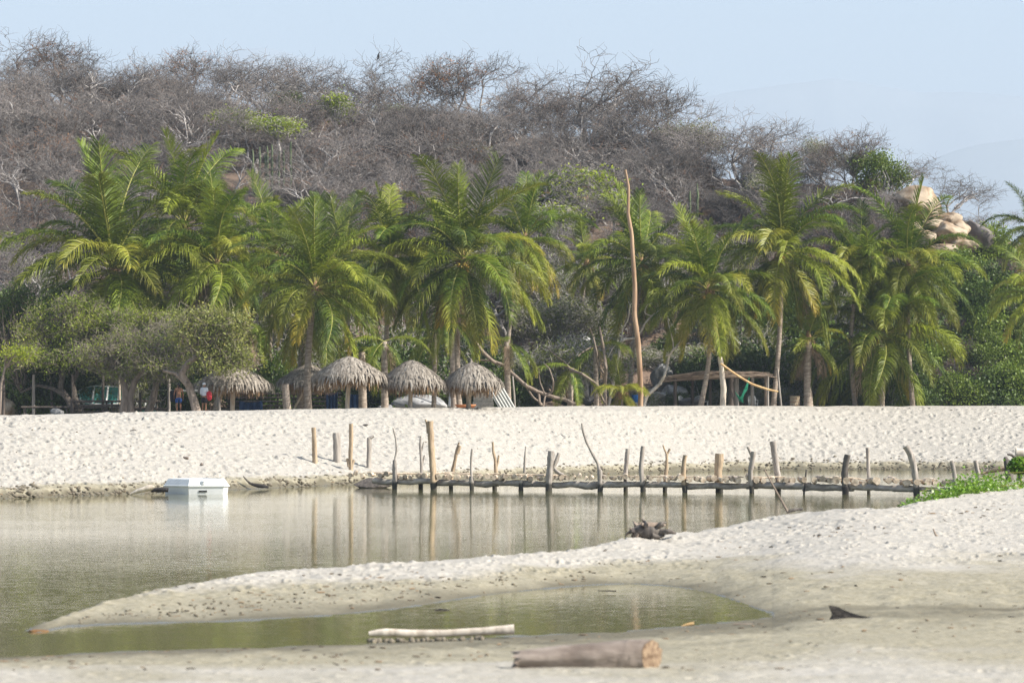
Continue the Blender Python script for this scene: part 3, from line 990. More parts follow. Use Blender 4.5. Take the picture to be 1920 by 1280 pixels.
# darker belt behind the palms
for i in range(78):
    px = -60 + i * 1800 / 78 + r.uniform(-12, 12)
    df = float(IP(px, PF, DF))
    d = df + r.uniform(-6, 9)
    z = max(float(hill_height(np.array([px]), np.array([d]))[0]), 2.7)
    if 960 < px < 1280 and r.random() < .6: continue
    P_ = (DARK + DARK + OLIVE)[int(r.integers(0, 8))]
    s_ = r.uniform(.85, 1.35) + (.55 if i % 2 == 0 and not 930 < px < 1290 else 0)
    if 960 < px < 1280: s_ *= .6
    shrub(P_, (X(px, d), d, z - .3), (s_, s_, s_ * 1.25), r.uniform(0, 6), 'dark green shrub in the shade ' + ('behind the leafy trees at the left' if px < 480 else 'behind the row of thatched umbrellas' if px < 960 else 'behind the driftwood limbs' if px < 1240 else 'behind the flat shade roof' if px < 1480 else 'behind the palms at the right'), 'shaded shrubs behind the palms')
# taller thicket on the foot of the slope, seen between the palm crowns
r = np.random.default_rng(77)
for i in range(34):
    if i < 14: px, y = r.uniform(940, 1290), r.uniform(520, 690)
    elif i < 26: px, y = r.uniform(1290, 1740), r.uniform(590, 720)
    else: px, y = r.uniform(40, 900), r.uniform(600, 700)
    p = hill_pt(px, y)
    P_ = OLIVE[i % 2] if i < 14 else (MID + OLIVE)[int(r.integers(0, 5))]
    s_ = r.uniform(.95, 1.4)
    where = 'behind the driftwood limbs' if i < 14 else 'between the right-hand palms' if i < 26 else 'between the left-hand palms'
    shrub(P_, p - Vector((0, 0, .3)), (s_, s_, s_ * 1.25), r.uniform(0, 6), 'loose green thicket tree low on the slope ' + where, 'thicket trees at the foot of the slope', 'thicket_tree', 'tree', ('crown', 'trunk'))
# grey-green thicket behind the driftwood, centre
for i, (px, y, d, w_, h_) in enumerate([(1000, 770, 214, 1.5, 1.9), (1050, 770, 212, 1.4, 2.6), (1105, 770, 213, 1.5, 2.7), (950, 770, 215, 1.2, 1.6), (1075, 640, 222, 1.6, 2.0), (1010, 560, 226, 1.5, 1.6), (1130, 560, 226, 1.3, 1.7), (1400, 770, 219, 1.3, 1.2), (1330, 700, 224, 1.5, 1.3), (1245, 700, 224, 1.3, 1.3)]):
    z = Zp(y, d)
    shrub(OLIVE[i % 2], (X(px, d), d, z + (.9 if i < 4 else 0)), (w_, w_, h_ / 2.0), i * 1.3, 'grey-green small-leaved thicket tree behind the driftwood branches', 'grey-green thicket trees', 'thicket_tree', 'tree', ('crown', 'trunk'))


# columnar cacti
def cactus(px, py, h, cols_, label, wood=False):
    p = hill_pt(px, py)
    t = empty('columnar_cactus', p - Vector((0, 0, .3)))
    r = np.random.default_rng(int(px))
    for i in range(cols_):
        x = (i - (cols_ - 1) / 2) * .42 + r.normal() * .06
        hh = h * r.uniform(.72, 1.0)
        mb = MB()
        zz = np.linspace(0, 1, 10)
        pts = [(x * (.35 + .65 * min(1, z * 4)) + r.normal() * .015, r.normal() * .02, z * hh) for z in zz]
        n = 12
        mb.tube(pts, [.10] * 8 + [.09, .045], n=n, wob=.0)
        V = mb.V[0].reshape(-1, n, 3)
        c = V.mean(1, keepdims=True)
        V[:, ::2] = c + (V[:, ::2] - c) * .78
        mb.build('stem', M['cactus'], t)
    tag(t, label, 'cactus', 'columnar cacti on the slope')


for c in [(548, 230, 2.6, 1, 'single thin columnar cactus left of the second one on the upper slope'), (575, 232, 3.0, 1, 'single dark columnar cactus standing on the upper slope under the skyline'),
          (490, 372, 4.8, 4, 'tall cluster of green columnar cacti above the left palms'), (522, 372, 4.6, 5, 'dense dark group of columnar cacti right of the tallest cluster'),
          (505, 275, 2.0, 2, 'short pair of columnar cacti above the tall clusters'), (1300, 440, 4.6, 2, 'pair of slender columnar cacti behind the palms right of the tall pole'),
          (1336, 365, 2.2, 1, 'lone thin columnar cactus right of the dark boulders'), (1568, 480, 3.0, 3, 'short columnar cactus group between the tallest right palm and its neighbour')]:
    cactus(*c)


# ------------------------------------------------------------------ boulders
def boulder_mesh(seed, m, sub=4, rough=.22):
    bm = bmesh.new()
    bmesh.ops.create_icosphere(bm, subdivisions=sub, radius=1)
    r = np.random.default_rng(seed)
    pl = r.normal(size=(9, 3)); pl /= np.linalg.norm(pl, axis=1)[:, None]
    dd = r.uniform(.5, .88, 9)
    fr = r.normal(size=(6, 3)) * 2.2; ph = r.uniform(0, 6, 6)
    for v in bm.verts:
        p = np.array(v.co)
        k = 1 + rough * .35 * sum(math.sin(p @ fr[i] + ph[i]) for i in range(6)) / 2.5
        p = p * k
        for i in range(9):
            e = p @ pl[i] - dd[i]
            if e > 0: p = p - pl[i] * e * .92
        q = p * 3.1 + seed
        p = p * (1 + rough * .14 * (math.sin(q[0] * 1.7 + math.sin(q[1] * 2.3)) + math.sin(q[1] * 2.9 + q[2] * 1.3) * .7 + math.sin(q[2] * 4.1 + q[0] * 3.1) * .4))
        c_ = abs(math.sin(p[0] * 2.1 + p[2] * 1.4 + seed)); p = p * (1 - .10 * max(0, 1 - c_ / .10))
        v.co = p
    me = bpy.data.meshes.new('boulder')
    bm.to_mesh(me); bm.free()
    for p in me.polygons: p.use_smooth = True
    me.materials.append(m)
    return me


def boulder(px, py, w, h, D, m, label, seed, group='boulders', depth=None, rz=None, name='boulder'):
    """px, py = centre in the photo, w and h in photo pixels"""
    k = D / FPX
    o = put(name, boulder_mesh(seed, m), None, W(px, py, D), (0, 0, (seed * .7 % 1 - .5) * .8 if rz is None else rz), (w * k / 2 * 1.08, (depth or w * k / 2), h * k / 2 * 1.08))
    return tag(o, label, 'boulder', group)


HD = lambda px, py: hill_pt(px, py).y
for i, (px, py, w, h, mm, lab) in enumerate([
    (1716, 388, 80, 58, 'rock_tan', 'largest tan boulder topping the pile on the right ridge'),
    (1770, 414, 44, 26, 'rock_tan', 'flat tan boulder just right of and below the largest one'),
    (1738, 425, 50, 26, 'rock_tan', 'tan boulder wedged beneath the largest one'),
    (1790, 433, 36, 30, 'rock_tan', 'round tan boulder at the right side of the pile'),
    (1772, 440, 52, 44, 'rock_tan', 'upright pointed tan boulder with a brown stain in the pile'),
    (1733, 448, 36, 30, 'rock_tan', 'pale rounded boulder low in the middle of the pile'),
    (1705, 430, 34, 30, 'rock_tan', 'half hidden boulder at the left of the pile'),
    (1792, 461, 56, 18, 'rock_tan', 'flat slab at the lower right foot of the pile'),
    (1760, 470, 60, 20, 'rock_tan', 'cracked pale slab at the bottom of the pile'),
    (1826, 440, 56, 56, 'rock_dark', 'dark grey shaded boulder right of the tan pile'),
    (1300, 327, 46, 26, 'rock_dark', 'dark brown boulder on the ridge under the skyline trees'),
    (1290, 345, 34, 20, 'rock_grey', 'grey boulder just below the dark brown one'),
    (1325, 330, 26, 20, 'rock_dark', 'small dark boulder right of the dark brown one'),
    (1690, 490, 40, 24, 'rock_tan', 'small tan boulder below the pile behind the palm')]):
    d = max(HD(px, py + h * .45) - 2.5, 236) if i < 10 else HD(px, py + h * .4)
    k_ = 1.25 if i < 9 else 1.0
    boulder(px + (8 if i < 10 else 0), py, w * k_, h * k_, d, M[mm], lab, 20 + i, 'boulders on the ridge')
for i, (px, py, w, h, D, mm, lab) in enumerate([
    (20, 735, 70, 84, 203, 'rock_tan', 'tall tan boulder at the left edge behind the dark posts'),
    (8, 765, 60, 50, 200, 'rock_tan', 'low shaded boulder at the foot of the tall tan one'),
    (48, 718, 44, 40, 210, 'rock_red', 'reddish layered boulder behind the tall tan one'),
    (78, 752, 60, 44, 206, 'rock_red', 'rounded pinkish boulder between the left posts'),
    (60, 778, 70, 24, 203, 'rock_tan', 'flat tan boulder low between the left posts'),
    (106, 774, 28, 20, 199, 'rock_grey', 'small grey round boulder by the dark tree'),
    (786, 762, 96, 44, 207, 'rock_grey', 'big smooth grey boulder behind the middle thatched umbrella'),
    (727, 770, 50, 20, 206, 'rock_grey', 'low flat grey boulder left of the big smooth one'),
    (985, 700, 70, 76, 219, 'rock_grey', 'dark blue-grey crag at the left of the central outcrop'),
    (1040, 690, 66, 70, 221, 'rock_grey', 'blocky grey crag in the central outcrop'),
    (1085, 712, 60, 60, 219, 'rock_grey', 'pale cracked boulder right in the central outcrop'),
    (1058, 735, 50, 44, 216, 'rock_grey', 'pale grey boulder at the foot of the central outcrop'),
    (1100, 745, 60, 36, 215, 'rock_grey', 'low pale boulder behind the young palm'),
    (1010, 744, 50, 36, 216, 'rock_dark', 'dark low boulder behind the driftwood fork'),
    (1240, 705, 40, 50, 223, 'rock_grey', 'grey boulder behind the pale dead tree'),
    (1225, 742, 44, 26, 219, 'rock_grey', 'low grey rock right of the tall curved pole'),
    (1262, 735, 50, 28, 220, 'rock_grey', 'flat grey rock under the left end of the shade roof'),
    (1290, 755, 60, 26, 217, 'rock_dark', 'dark rock under the shade roof'),
    (1075, 640, 60, 40, 225, 'rock_grey', 'grey crag showing through the thicket'),
    (1360, 650, 50, 60, 226, 'rock_grey', 'grey crag behind the two tall right-hand trunks')]):
    boulder(px, py, w, h, D, M[mm], lab, 60 + i, 'boulders at the foot of the hill')


# ------------------------------------------------------------------ coconut palms
def frond_mesh(name, th0, bend, L, g, seed, m, yellow=.3, ln=1.2, gap=.05, tw=0.0):
    r = np.random.default_rng(seed)
    N = 26
    s = np.linspace(0, 1, N)
    ang = R(th0) - R(bend) * s ** 1.25
    ds = L / (N - 1)
    x = np.concatenate([[0], np.cumsum(np.cos(ang[:-1]) * ds)])
    z = np.concatenate([[0], np.cumsum(np.sin(ang[:-1]) * ds)])
    y = np.sin(s * PI * .9) * r.normal() * .18 + s ** 2 * tw
    P = np.stack([x, y, z], 1)
    mb = MB()
    mb.tube(P, .045 * (1 - s) ** .8 + .007, n=5, m=1, a=s)
    n = int(L * .84 / gap)
    for sd_ in (-1, 1):
        u = np.linspace(.14, .995, n) + r.normal(size=n) * .003
        u = np.clip(u, .13, .999)
        B = np.stack([np.interp(u, s, P[:, k]) for k in range(3)], 1)
        a = np.interp(u, s, ang)
        T = np.stack([np.cos(a), 0 * a, np.sin(a)], 1)
        Nn = np.stack([-np.sin(a), 0 * a, np.cos(a)], 1)
        side = np.array([[0, sd_, 0.]])
        env = np.sin(PI * np.clip(.13 + .80 * u, 0, 1)) ** .65
        l_ = (ln * env * r.uniform(.85, 1.12, n))[:, None]
        d = side * (.95 - .35 * u[:, None]) + T * (.35 + .55 * u[:, None]) + Nn * (.28 + .12 * r.normal(size=(n, 1))) + r.normal(size=(n, 3)) * .07
        d /= np.linalg.norm(d, axis=1)[:, None]
        roll = r.normal(size=(n, 1)) * .35
        Wd = T * np.cos(roll) + Nn * np.sin(roll)
        rows = [B]
        G = np.array([[0, 0, -1.0]])
        p = B
        for k, gg in enumerate((.0, .55, .95)):
            d = d + G * g * gg * r.uniform(.75, 1.25, (n, 1))
            d /= np.linalg.norm(d, axis=1)[:, None]
            p = p + d * l_ / 3 * (1.15 if k == 0 else 1)
            rows.append(p)
        wd = [.022, .029, .022, .004]
        V = np.concatenate([np.stack([rw - Wd * w_, rw + Wd * w_], 1) for rw, w_ in zip(rows, wd)], 1)   # n,8,3
        f = np.array([[0, 1, 3, 2], [2, 3, 5, 4], [4, 5, 7, 6]])
        F = (np.arange(n) * 8)[:, None, None] + f[None]
        tt = np.stack([u * yellow + k * .12 * yellow + .05 * r.random(n) for k in (0, 0, 1, 1, 2, 2, 3, 3)], 1)
        mb.add(V.reshape(-1, 3), F.reshape(-1, 4), 0, tt.ravel())
    return mb.mesh(name, [m, M['rachis'] if m != M['frond_dead'] else M['frond_dead']])


FR = {}
for key, specs_ in {
    'spear': [(87, 12, 5.0, .10, .25), (80, 22, 5.3, .16, .5)],
    'up': [(78, 46, 5.9, .42, .35), (72, 66, 5.9, .5, .3), (66, 60, 5.6, .45, .75)],
    'mid': [(56, 92, 5.6, .7, .5), (46, 92, 5.5, .8, .35), (38, 92, 5.4, .8, .8)],
    'out': [(22, 82, 5.2, .95, .7), (12, 76, 5.2, 1.0, .95), (4, 74, 5.0, 1.0, .55)],
    'low': [(-12, 60, 5.3, 1.05, .6), (-24, 52, 5.2, 1.1, .95)],
    'hang': [(-42, 42, 5.2, 1.15, .75), (-56, 30, 5.0, 1.2, 1.12)]}.items():
    FR[key] = [frond_mesh('frond', a, b, L, g, i * 7 + len(key), M['frond'] if ye < 1.2 else M['frond_yellow'], ye, tw=(i - 1) * .5) for i, (a, b, L, g, ye) in enumerate(specs_)]
FR['yellow'] = [frond_mesh('frond', 40, 98, 4.6, .7, 77, M['frond_yellow'], .5), frond_mesh('frond', -40, 45, 4.4, 1.1, 78, M['frond_yellow'], .9)]
FR['dead'] = [frond_mesh('frond', -45, 44, 4.0, 1.3, 81, M['frond_dead'], .2, gap=.085), frond_mesh('frond', -68, 20, 3.6, 1.4, 82, M['frond_dead'], .2, gap=.09)]


def uv_sphere(mb, c, r_, n=10, k=7, sq=1.15):
    prof = [(max(math.sin(a) * r_, .001), -math.cos(a) * r_ * sq) for a in np.linspace(0, PI, k)]
    mb.lathe(prof, n, c)


def coconut_mesh(m):
    mb = MB(); uv_sphere(mb, (0, 0, 0), .13)
    return mb.mesh('coconut', m)


COCO = [coconut_mesh(M['coconut']), coconut_mesh(M['coconut_green'])]


def palm(hx, hy, bx, D, sc, n, seed, label, nuts=0, green_nut=False, dead=1, by=None, skirt=False, name='coconut_palm', wind=0.0, trunk_r=.15):
    r = np.random.default_rng(seed)
    gz = ground(bx, D) if by is None else Zp(by, D)
    base = Vector((X(bx, D), D, gz - .15))
    t = empty(name, base)
    heart = W(hx, hy, D) - base
    H = heart.z
    k = max(int(H / .11), 8)
    u = np.linspace(0, 1, k)
    bow = r.normal() * .12 * H * .25
    pts = [(heart.x * (v ** 1.3) + bow * math.sin(v * PI), .1 * math.sin(v * 3), H * v) for v in u]
    rad = np.array([trunk_r * (1.0 + .45 * math.exp(-v * H / .5)) * (1 - .18 * v) for v in u])
    rad[::2] *= 1.06
    mb = MB(); mb.tube(pts, rad * sc ** .3, n=12, wob=.02, seed=seed)
    mb.build('trunk', M['palm_trunk'], t)
    mb = MB()
    hz = heart
    mb.tube([(hz.x, .1, hz.z - .35), (hz.x, .1, hz.z - .1), (hz.x, .1, hz.z + .25), (hz.x, .1, hz.z + .7)], [.15, .25, .21, .08], n=10, wob=.12, seed=seed)
    for q in range(14):
        a = r.uniform(0, 6.28)
        e = Vector((math.cos(a), math.sin(a), 0))
        mb.tube([hz + e * .12 + Vector((0, .1, .1)), hz + e * .38 + Vector((0, .1, .1)), hz + e * .5 + Vector((0, .1, -.35))], [.03, .022, .008], n=4)
    mb.build('crown_heart', M['fibre'], t)
    plan = []
    w_ = [('spear', .05), ('up', .14), ('mid', .26), ('out', .25), ('low', .24), ('hang', .20)]
    for key, f in w_:
        plan += [key] * max(1, int(round(f * n)))
    a0 = r.uniform(0, 6.28)
    for i, key in enumerate(plan):
        ms = FR[key]
        me = ms[int(r.integers(0, len(ms)))]
        if name == 'young_palm' and key != 'spear': me = FR['yellow'][0 if i % 3 else 1]
        if key in ('mid', 'hang', 'low') and r.random() < .2: me = FR['yellow'][0 if key == 'mid' else 1]
        a = a0 + i * 2.39996 + r.normal() * .12
        tilt = r.normal() * .07
        ez = {'spear': .45, 'up': .35, 'mid': .22, 'out': .12, 'low': .0, 'hang': -.08}[key]
        put('frond', me, t, heart + Vector((math.cos(a) * .06, math.sin(a) * .06 + .1, ez * sc)), (r.normal() * .12, tilt, a), sc * r.uniform(.82, 1.06))
    for i in range(dead):
        a = r.uniform(0, 6.28)
        put('frond', FR['dead'][i % 2], t, heart + Vector((math.cos(a) * .1, math.sin(a) * .1 + .1, -.2)), (0, 0, a), sc * r.uniform(.8, 1))
    for i in range(nuts):
        a = -PI / 2 + (r.random() - .5) * 2.6
        put('coconut', COCO[1 if green_nut else 0], t, heart + Vector((math.cos(a) * r.uniform(.22, .42), math.sin(a) * .35, -r.uniform(.05, .55))), (0, 0, 0), r.uniform(.8, 1.1))
    return tag(t, label, 'palm tree', 'coconut palms behind the beach')


palms = [
    dict(hx=212, hy=508, bx=225, D=204, sc=1.24, n=34, seed=1, label='leftmost tall coconut palm with long dark fronds and an upright spear', dead=1),
    dict(hx=345, hy=430, bx=352, D=212, sc=1.08, n=28, seed=2, label='palm rising highest behind the left palms with a bright upright frond', dead=0),
    dict(hx=406, hy=500, bx=398, D=203, sc=.92, n=28, seed=3, label='left palm with brown dead fronds hanging below its crown', dead=4, nuts=2, green_nut=True),
    dict(hx=515, hy=480, bx=510, D=210, sc=.86, n=22, seed=4, label='palm half hidden behind the large front palm at the left', dead=1),
    dict(hx=590, hy=545, bx=579, D=192, sc=.90, n=30, seed=5, label='full front palm whose clear ringed trunk rises between the thatched umbrellas', dead=0, trunk_r=.19),
    dict(hx=648, hy=500, bx=640, D=214, sc=.8, n=18, seed=6, label='small crowned palm showing behind right of the full front palm', dead=0),
    dict(hx=728, hy=492, bx=722, D=200, sc=.82, n=26, seed=7, label='palm with a pale hanging flower sheath between the two big middle palms', dead=2),
    dict(hx=820, hy=520, bx=815, D=214, sc=.78, n=16, seed=8, label='small dark palm directly behind the central coconut palm', dead=0),
    dict(hx=868, hy=492, bx=862, D=199, sc=1.02, n=32, seed=9, label='big central palm with orange coconuts and long drooping fronds', nuts=14, dead=2, trunk_r=.17),
    dict(hx=985, hy=455, bx=952, D=214, sc=.80, n=22, seed=10, label='dark palm crown behind the right shoulder of the big central palm', dead=0),
    dict(hx=1100, hy=500, bx=1070, D=222, sc=.5, n=14, seed=11, label='small distant palm crown in the thicket left of the tall pole', dead=0),
    dict(hx=1203, hy=500, bx=1178, D=216, sc=.92, n=28, seed=12, label='palm directly behind the tall curved wooden pole', nuts=5, dead=1),
    dict(hx=1328, hy=548, bx=1311, D=206, sc=.88, n=30, seed=13, label='palm with fronds arching over the flat shade roof', nuts=3, dead=0),
    dict(hx=1466, hy=478, bx=1449, D=205, sc=1.02, n=32, seed=14, label='tallest right-hand palm with a lean trunk beside the leaning bamboo', nuts=3, dead=1),
    dict(hx=1612, hy=500, bx=1605, D=216, sc=.74, n=20, seed=15, label='small palm crown left of the dark upright palm at the right', dead=0),
    dict(hx=1704, hy=505, bx=1712, D=212, sc=.92, n=26, seed=16, label='dark green palm in front of the tan boulder pile', dead=1),
    dict(hx=1650, hy=632, bx=1650, D=204, sc=1.08, n=32, seed=17, label='short front palm at the right with fronds touching the sand', nuts=2, dead=2, trunk_r=.2),
    dict(hx=1516, hy=640, bx=1516, D=208, sc=.55, n=10, seed=18, label='stunted palm with a thick skirt of dead brown fronds', dead=9, trunk_r=.3),
    dict(hx=1945, hy=560, bx=1950, D=205, sc=.72, n=22, seed=19, label='palm cut by the right edge at mid height', dead=0),
    dict(hx=1935, hy=430, bx=1940, D=232, sc=.62, n=18, seed=20, label='far palm cut by the right edge on the ridge line', dead=0, by=600),
    dict(hx=1166, hy=738, bx=1166, D=203, sc=.40, n=14, seed=21, label='young yellow-green palm at the foot of the tall curved pole', dead=1, trunk_r=.09, name='young_palm'),
    dict(hx=275, hy=560, bx=270, D=212, sc=.8, n=16, seed=22, label='low palm crown in the dark gap between the two leftmost palms', dead=2),
    dict(hx=455, hy=600, bx=500, D=207, sc=.7, n=12, seed=23, label='low palm with a thin curved trunk behind the leftmost umbrellas', dead=2),
]
for p_ in palms:
    p_['sc'] *= 1.12; p_['n'] = int(p_['n'] * 1.12)
    p_['D'] = max(p_['D'], float(IP(p_['bx'], PXC, DC)) + 4.5)
    palm(**p_)
for i, (bx, tx, ty, D, w_) in enumerate([(540, 535, 720, 190, 14), (562, 566, 610, 196, 12), (681, 678, 660, 196, 14), (722, 720, 640, 193, 12), (813, 816, 625, 203, 8), (851, 846, 600, 197, 9), (953, 950, 640, 201, 11), (1068, 1072, 690, 206, 10), (1119, 1116, 650, 209, 9)]):
    t = empty('palm_trunk', (X(bx, D), D, ground(bx, D) - .1))
    mb = MB()
    top = W(tx, ty, D) - t.location
    k = int(top.z / .11) + 4
    rad = np.array([w_ * D / FPX / 2 * (1.15 - .25 * v) for v in np.linspace(0, 1, k)]); rad[::2] *= 1.06
    mb.tube([top * v for v in np.linspace(0, 1, k)], rad, n=12, wob=.02, seed=i)
    mb.build('bark', M['palm_trunk'], t)
    lab = ['orange-brown thick stump trunk under the second umbrella', 'thin trunk in shade left of the clear ringed trunk', 'ringed trunk right of the large umbrella post', 'bare trunk standing between two umbrellas', 'slim pale trunk rising behind the fourth umbrella', 'thin brown trunk left of the central palm trunk', 'grey trunk right of the last umbrella', 'short ringed trunk by the driftwood fork', 'thin trunk in the shade beside the young palm'][i]
    # a few hanging fronds at the head
    r = np.random.default_rng(900 + i)
    if ty < 700:
        for q in range(7):
            key = ['hang', 'low', 'out', 'dead'][q % 4]
            put('frond', FR[key][q % 2], t, top, (0, 0, r.uniform(0, 6.28)), .55)
    tag(t, lab, 'palm trunk', 'bare palm trunks among the umbrellas')


# ------------------------------------------------------------------ thatched umbrellas
def thatch_umbrella(cx, top, eave, w, D, pole_px, label, seed, base_py=None, pole_w=9, finial=False):
    r = np.random.default_rng(seed)
    k = D / FPX
    gz = ground(cx, D)
    t = empty('thatched_umbrella', (X(cx, D), D, gz))
    zt, ze = Zp(top, D) - gz, Zp(eave, D) - gz
    Rr = w * k / 2
    H = zt - ze
    mb = MB()
    prof = lambda u: (Rr * .95 * u, zt - H * (.06 + .62 * u ** 1.45))
    mb.lathe([(max(prof(u)[0], .01), prof(u)[1] - .05) for u in np.linspace(0, 1, 12)], 36, a=0)
    layers = 13
    for L_ in range(layers):
        u0 = .02 + .98 * L_ / (layers - 1)
        n = int(26 + 175 * u0)
        a = np.linspace(0, 2 * PI, n, endpoint=False) + r.normal(size=n) * .06
        rr, zz = prof(u0 * 1.0)
        rr = rr * r.uniform(.93, 1.05, n)
        ln = H * .30 * r.uniform(.6, 1.3, n) * (1.0 if L_ == layers - 1 else 1)
        e = np.stack([np.cos(a), np.sin(a), 0 * a], 1)
        sl = .62 * u0 ** .45 * 1.4
        dn = np.stack([np.cos(a) * (1 - .55 * u0), np.sin(a) * (1 - .55 * u0), -np.full(n, .35 + .75 * u0)], 1)
        dn /= np.linalg.norm(dn, axis=1)[:, None]
        tn = np.stack([-np.sin(a), np.cos(a), 0 * a], 1) 
        P0 = e * rr[:, None] + np.array([0, 0, zz + .06]) + r.normal(size=(n, 3)) * .02
        P1 = P0 + dn * ln[:, None] * .55 + e * .04 + tn * r.normal(size=(n, 1)) * .05
        P2 = P1 + (dn + np.array([0, 0, -.5])) * ln[:, None] * .42 + tn * r.normal(size=(n, 1)) * .06
        ww = .045 * r.uniform(.6, 1.3, n)[:, None]
        V = np.stack([P0 - tn * ww, P0 + tn * ww, P1 - tn * ww * .8, P1 + tn * ww * .8, P2 - tn * ww * .15, P2 + tn * ww * .15], 1)
        F = (np.arange(n) * 6)[:, None, None] + np.array([[0, 1, 3, 2], [2, 3, 5, 4]])[None]
        mb.add(V.reshape(-1, 3), F.reshape(-1, 4), 0, np.repeat(r.uniform(0, 1.1, n), 6))
    mb.build('thatch_roof', M['thatch'], t)
    mb = MB()
    n = 420
    a = r.uniform(0, 2 * PI, n)
    rr, zz = prof(.93)
    e = np.stack([np.cos(a), np.sin(a), 0 * a], 1); tn = np.stack([-np.sin(a), np.cos(a), 0 * a], 1)
    P0 = e * (rr * r.uniform(.7, .99, n))[:, None] + np.array([0, 0, zz - .02])
    P1 = P0 + np.array([0, 0, -1.0]) * (H * .50 * r.uniform(.6, 1.2, n))[:, None] + e * .05 + tn * r.normal(size=(n, 1)) * .05
    ww = .035
    V = np.stack([P0 - tn * ww, P0 + tn * ww, P1 - tn * ww * .2, P1 + tn * ww * .2], 1)
    F = (np.arange(n) * 4)[:, None, None] + np.array([[0, 1, 3, 2]])[None]
    mb.add(V.reshape(-1, 3), F.reshape(-1, 4))
    mb.build('thatch_fringe', M['thatch_brown'], t)
    mb = MB()
    for q in range(10):
        a = q * PI / 5
        mb.tube([(0, 0, zt - .15), (Rr * .85 * math.cos(a), Rr * .85 * math.sin(a), prof(.9)[1] - .12)], .03, n=5)
    mb.build('rafters', M['dark_wood'], t)
    mb = MB()
    dx = (pole_px - cx) * k
    mb.tube([(dx, 0, -.3), (dx * .9, 0, .6), (dx * .4, 0, 1.4), (0, 0, zt - .12)], [pole_w * k / 2 * 1.05, pole_w * k / 2, pole_w * k / 2, .05], n=10, wob=.05, seed=seed)
    mb.build('pole', M['post_wood'], t)
    if finial:
        mb = MB(); mb.tube([(-.1, 0, zt - .1), (-.08, 0, zt + .06), (-.09, 0, zt + .2)], [.09, .06, .01], n=6, wob=.2); mb.build('finial', M['thatch'], t)
    tag(t, label, 'beach umbrella', 'thatched umbrellas along the beach')


thatch_umbrella(437, 683, 737, 148, 190, 436, 'leftmost thatched umbrella under the overhanging leafy tree', 1)
thatch_umbrella(578, 682, 732, 122, 195, 548, 'thatched umbrella cut in front by the ringed palm trunk', 2, pole_w=4)
thatch_umbrella(655, 667, 722, 142, 187, 651, 'largest and highest thatched umbrella in the middle of the row', 3)
thatch_umbrella(772, 674, 733, 122, 188, 769, 'thatched umbrella in front of the big smooth boulder', 4, pole_w=8)
thatch_umbrella(886, 678, 735, 116, 190, 878, 'rightmost thatched umbrella beside the leaning corrugated sheet', 5, finial=True)


# ------------------------------------------------------------------ leafy trees at the left of the beach
def spreading_tree(name, bx, D, crown, trunks, leafm, n_leaf, label, seed, twig=0, leaf=.12, parts=('trunk', 'crown'), barkm='bark_brown', clump=.33):
    """crown = list of (px, py, rx px, ry px) lobes; trunks = list of polylines in photo pixels with widths"""
    r = np.random.default_rng(seed)
    k = D / FPX
    base = Vector((X(bx, D), D, ground(bx, D)))
    t = empty(name, base)
    mb = MB()
    heads = []
    for pl, w0 in trunks:
        pts = [W(a, b, D) - base for a, b in pl]
        pts = [p + Vector((0, (i % 3 - 1) * .12, 0)) for i, p in enumerate(pts)]
        rad = np.linspace(w0, w0 * .62, len(pts)) * k / 2
        mb.tube(pts, rad, n=9, wob=.10, seed=seed)
        heads.append(np.array(pts[-1]))
    C, T = [], []
    for (cx, cy, rx, ry) in crown:
        num = int(rx * ry / 26)
        u = r.normal(size=(num, 3)); u /= np.linalg.norm(u, axis=1)[:, None]
        u *= (r.uniform(.25, 1, num) ** .4)[:, None]
        c = np.array(W(cx, cy, D) - base)
        nl = 9
        lc = r.normal(size=(nl, 3)); lc /= np.linalg.norm(lc, axis=1)[:, None]
        lc *= r.uniform(.45, .95, nl)[:, None]
        li = r.integers(0, nl, num)
        C.append(c + (lc[li] + u * r.uniform(.25, .5, nl)[li][:, None]) * np.array([rx * k, rx * k * .75, ry * k]))
    C = np.concatenate(C)
    tone = vnoise(C[:, 0], C[:, 2], .9, seed) * 1.1 + .45
    H_ = np.array(heads)
    for i in range(0, len(C), 2):
        h = H_[np.argmin(np.linalg.norm(H_ - C[i], axis=1))]
        m1 = h * .5 + C[i] * .5 + r.normal(size=3) * .25 + np.array([0, 0, .15])
        mb.tube([h, (h + m1) / 2 + r.normal(size=3) * .06, m1, C[i]], [.05, .04, .028, .012], n=4, cap=False)
    mb.build(parts[0], M[barkm], t)
    per = max(1, n_leaf // len(C))
    P = np.repeat(C, per, 0) + r.normal(size=(len(C) * per, 3)) * clump * np.array([1.2, 1.1, .7])
    m2 = MB()
    if n_leaf: m2.leaves(P, leaf, r, up=.35, a=np.clip(np.repeat(tone, per) + r.normal(size=len(P)) * .25, 0, 1.3), m=0)
    if twig:
        idx = r.choice(len(P), twig)
        dd = r.normal(size=(twig, 3)); dd /= np.linalg.norm(dd, axis=1)[:, None]
        p0 = P[idx]; p1 = p0 + dd * .38; d2 = dd + r.normal(size=dd.shape) * .6; p2 = p1 + d2 * .2
        m2.segs(p0, p1, np.full(twig, .013), np.full(twig, .010), 3, 1)
        m2.segs(p1, p2, np.full(twig, .007), np.full(twig, .005), 3, 1)
    m2.build(parts[1], [leafm, M['twig_tan']], t)
    return tag(t, label, 'tree', 'leafy trees behind the left beach')


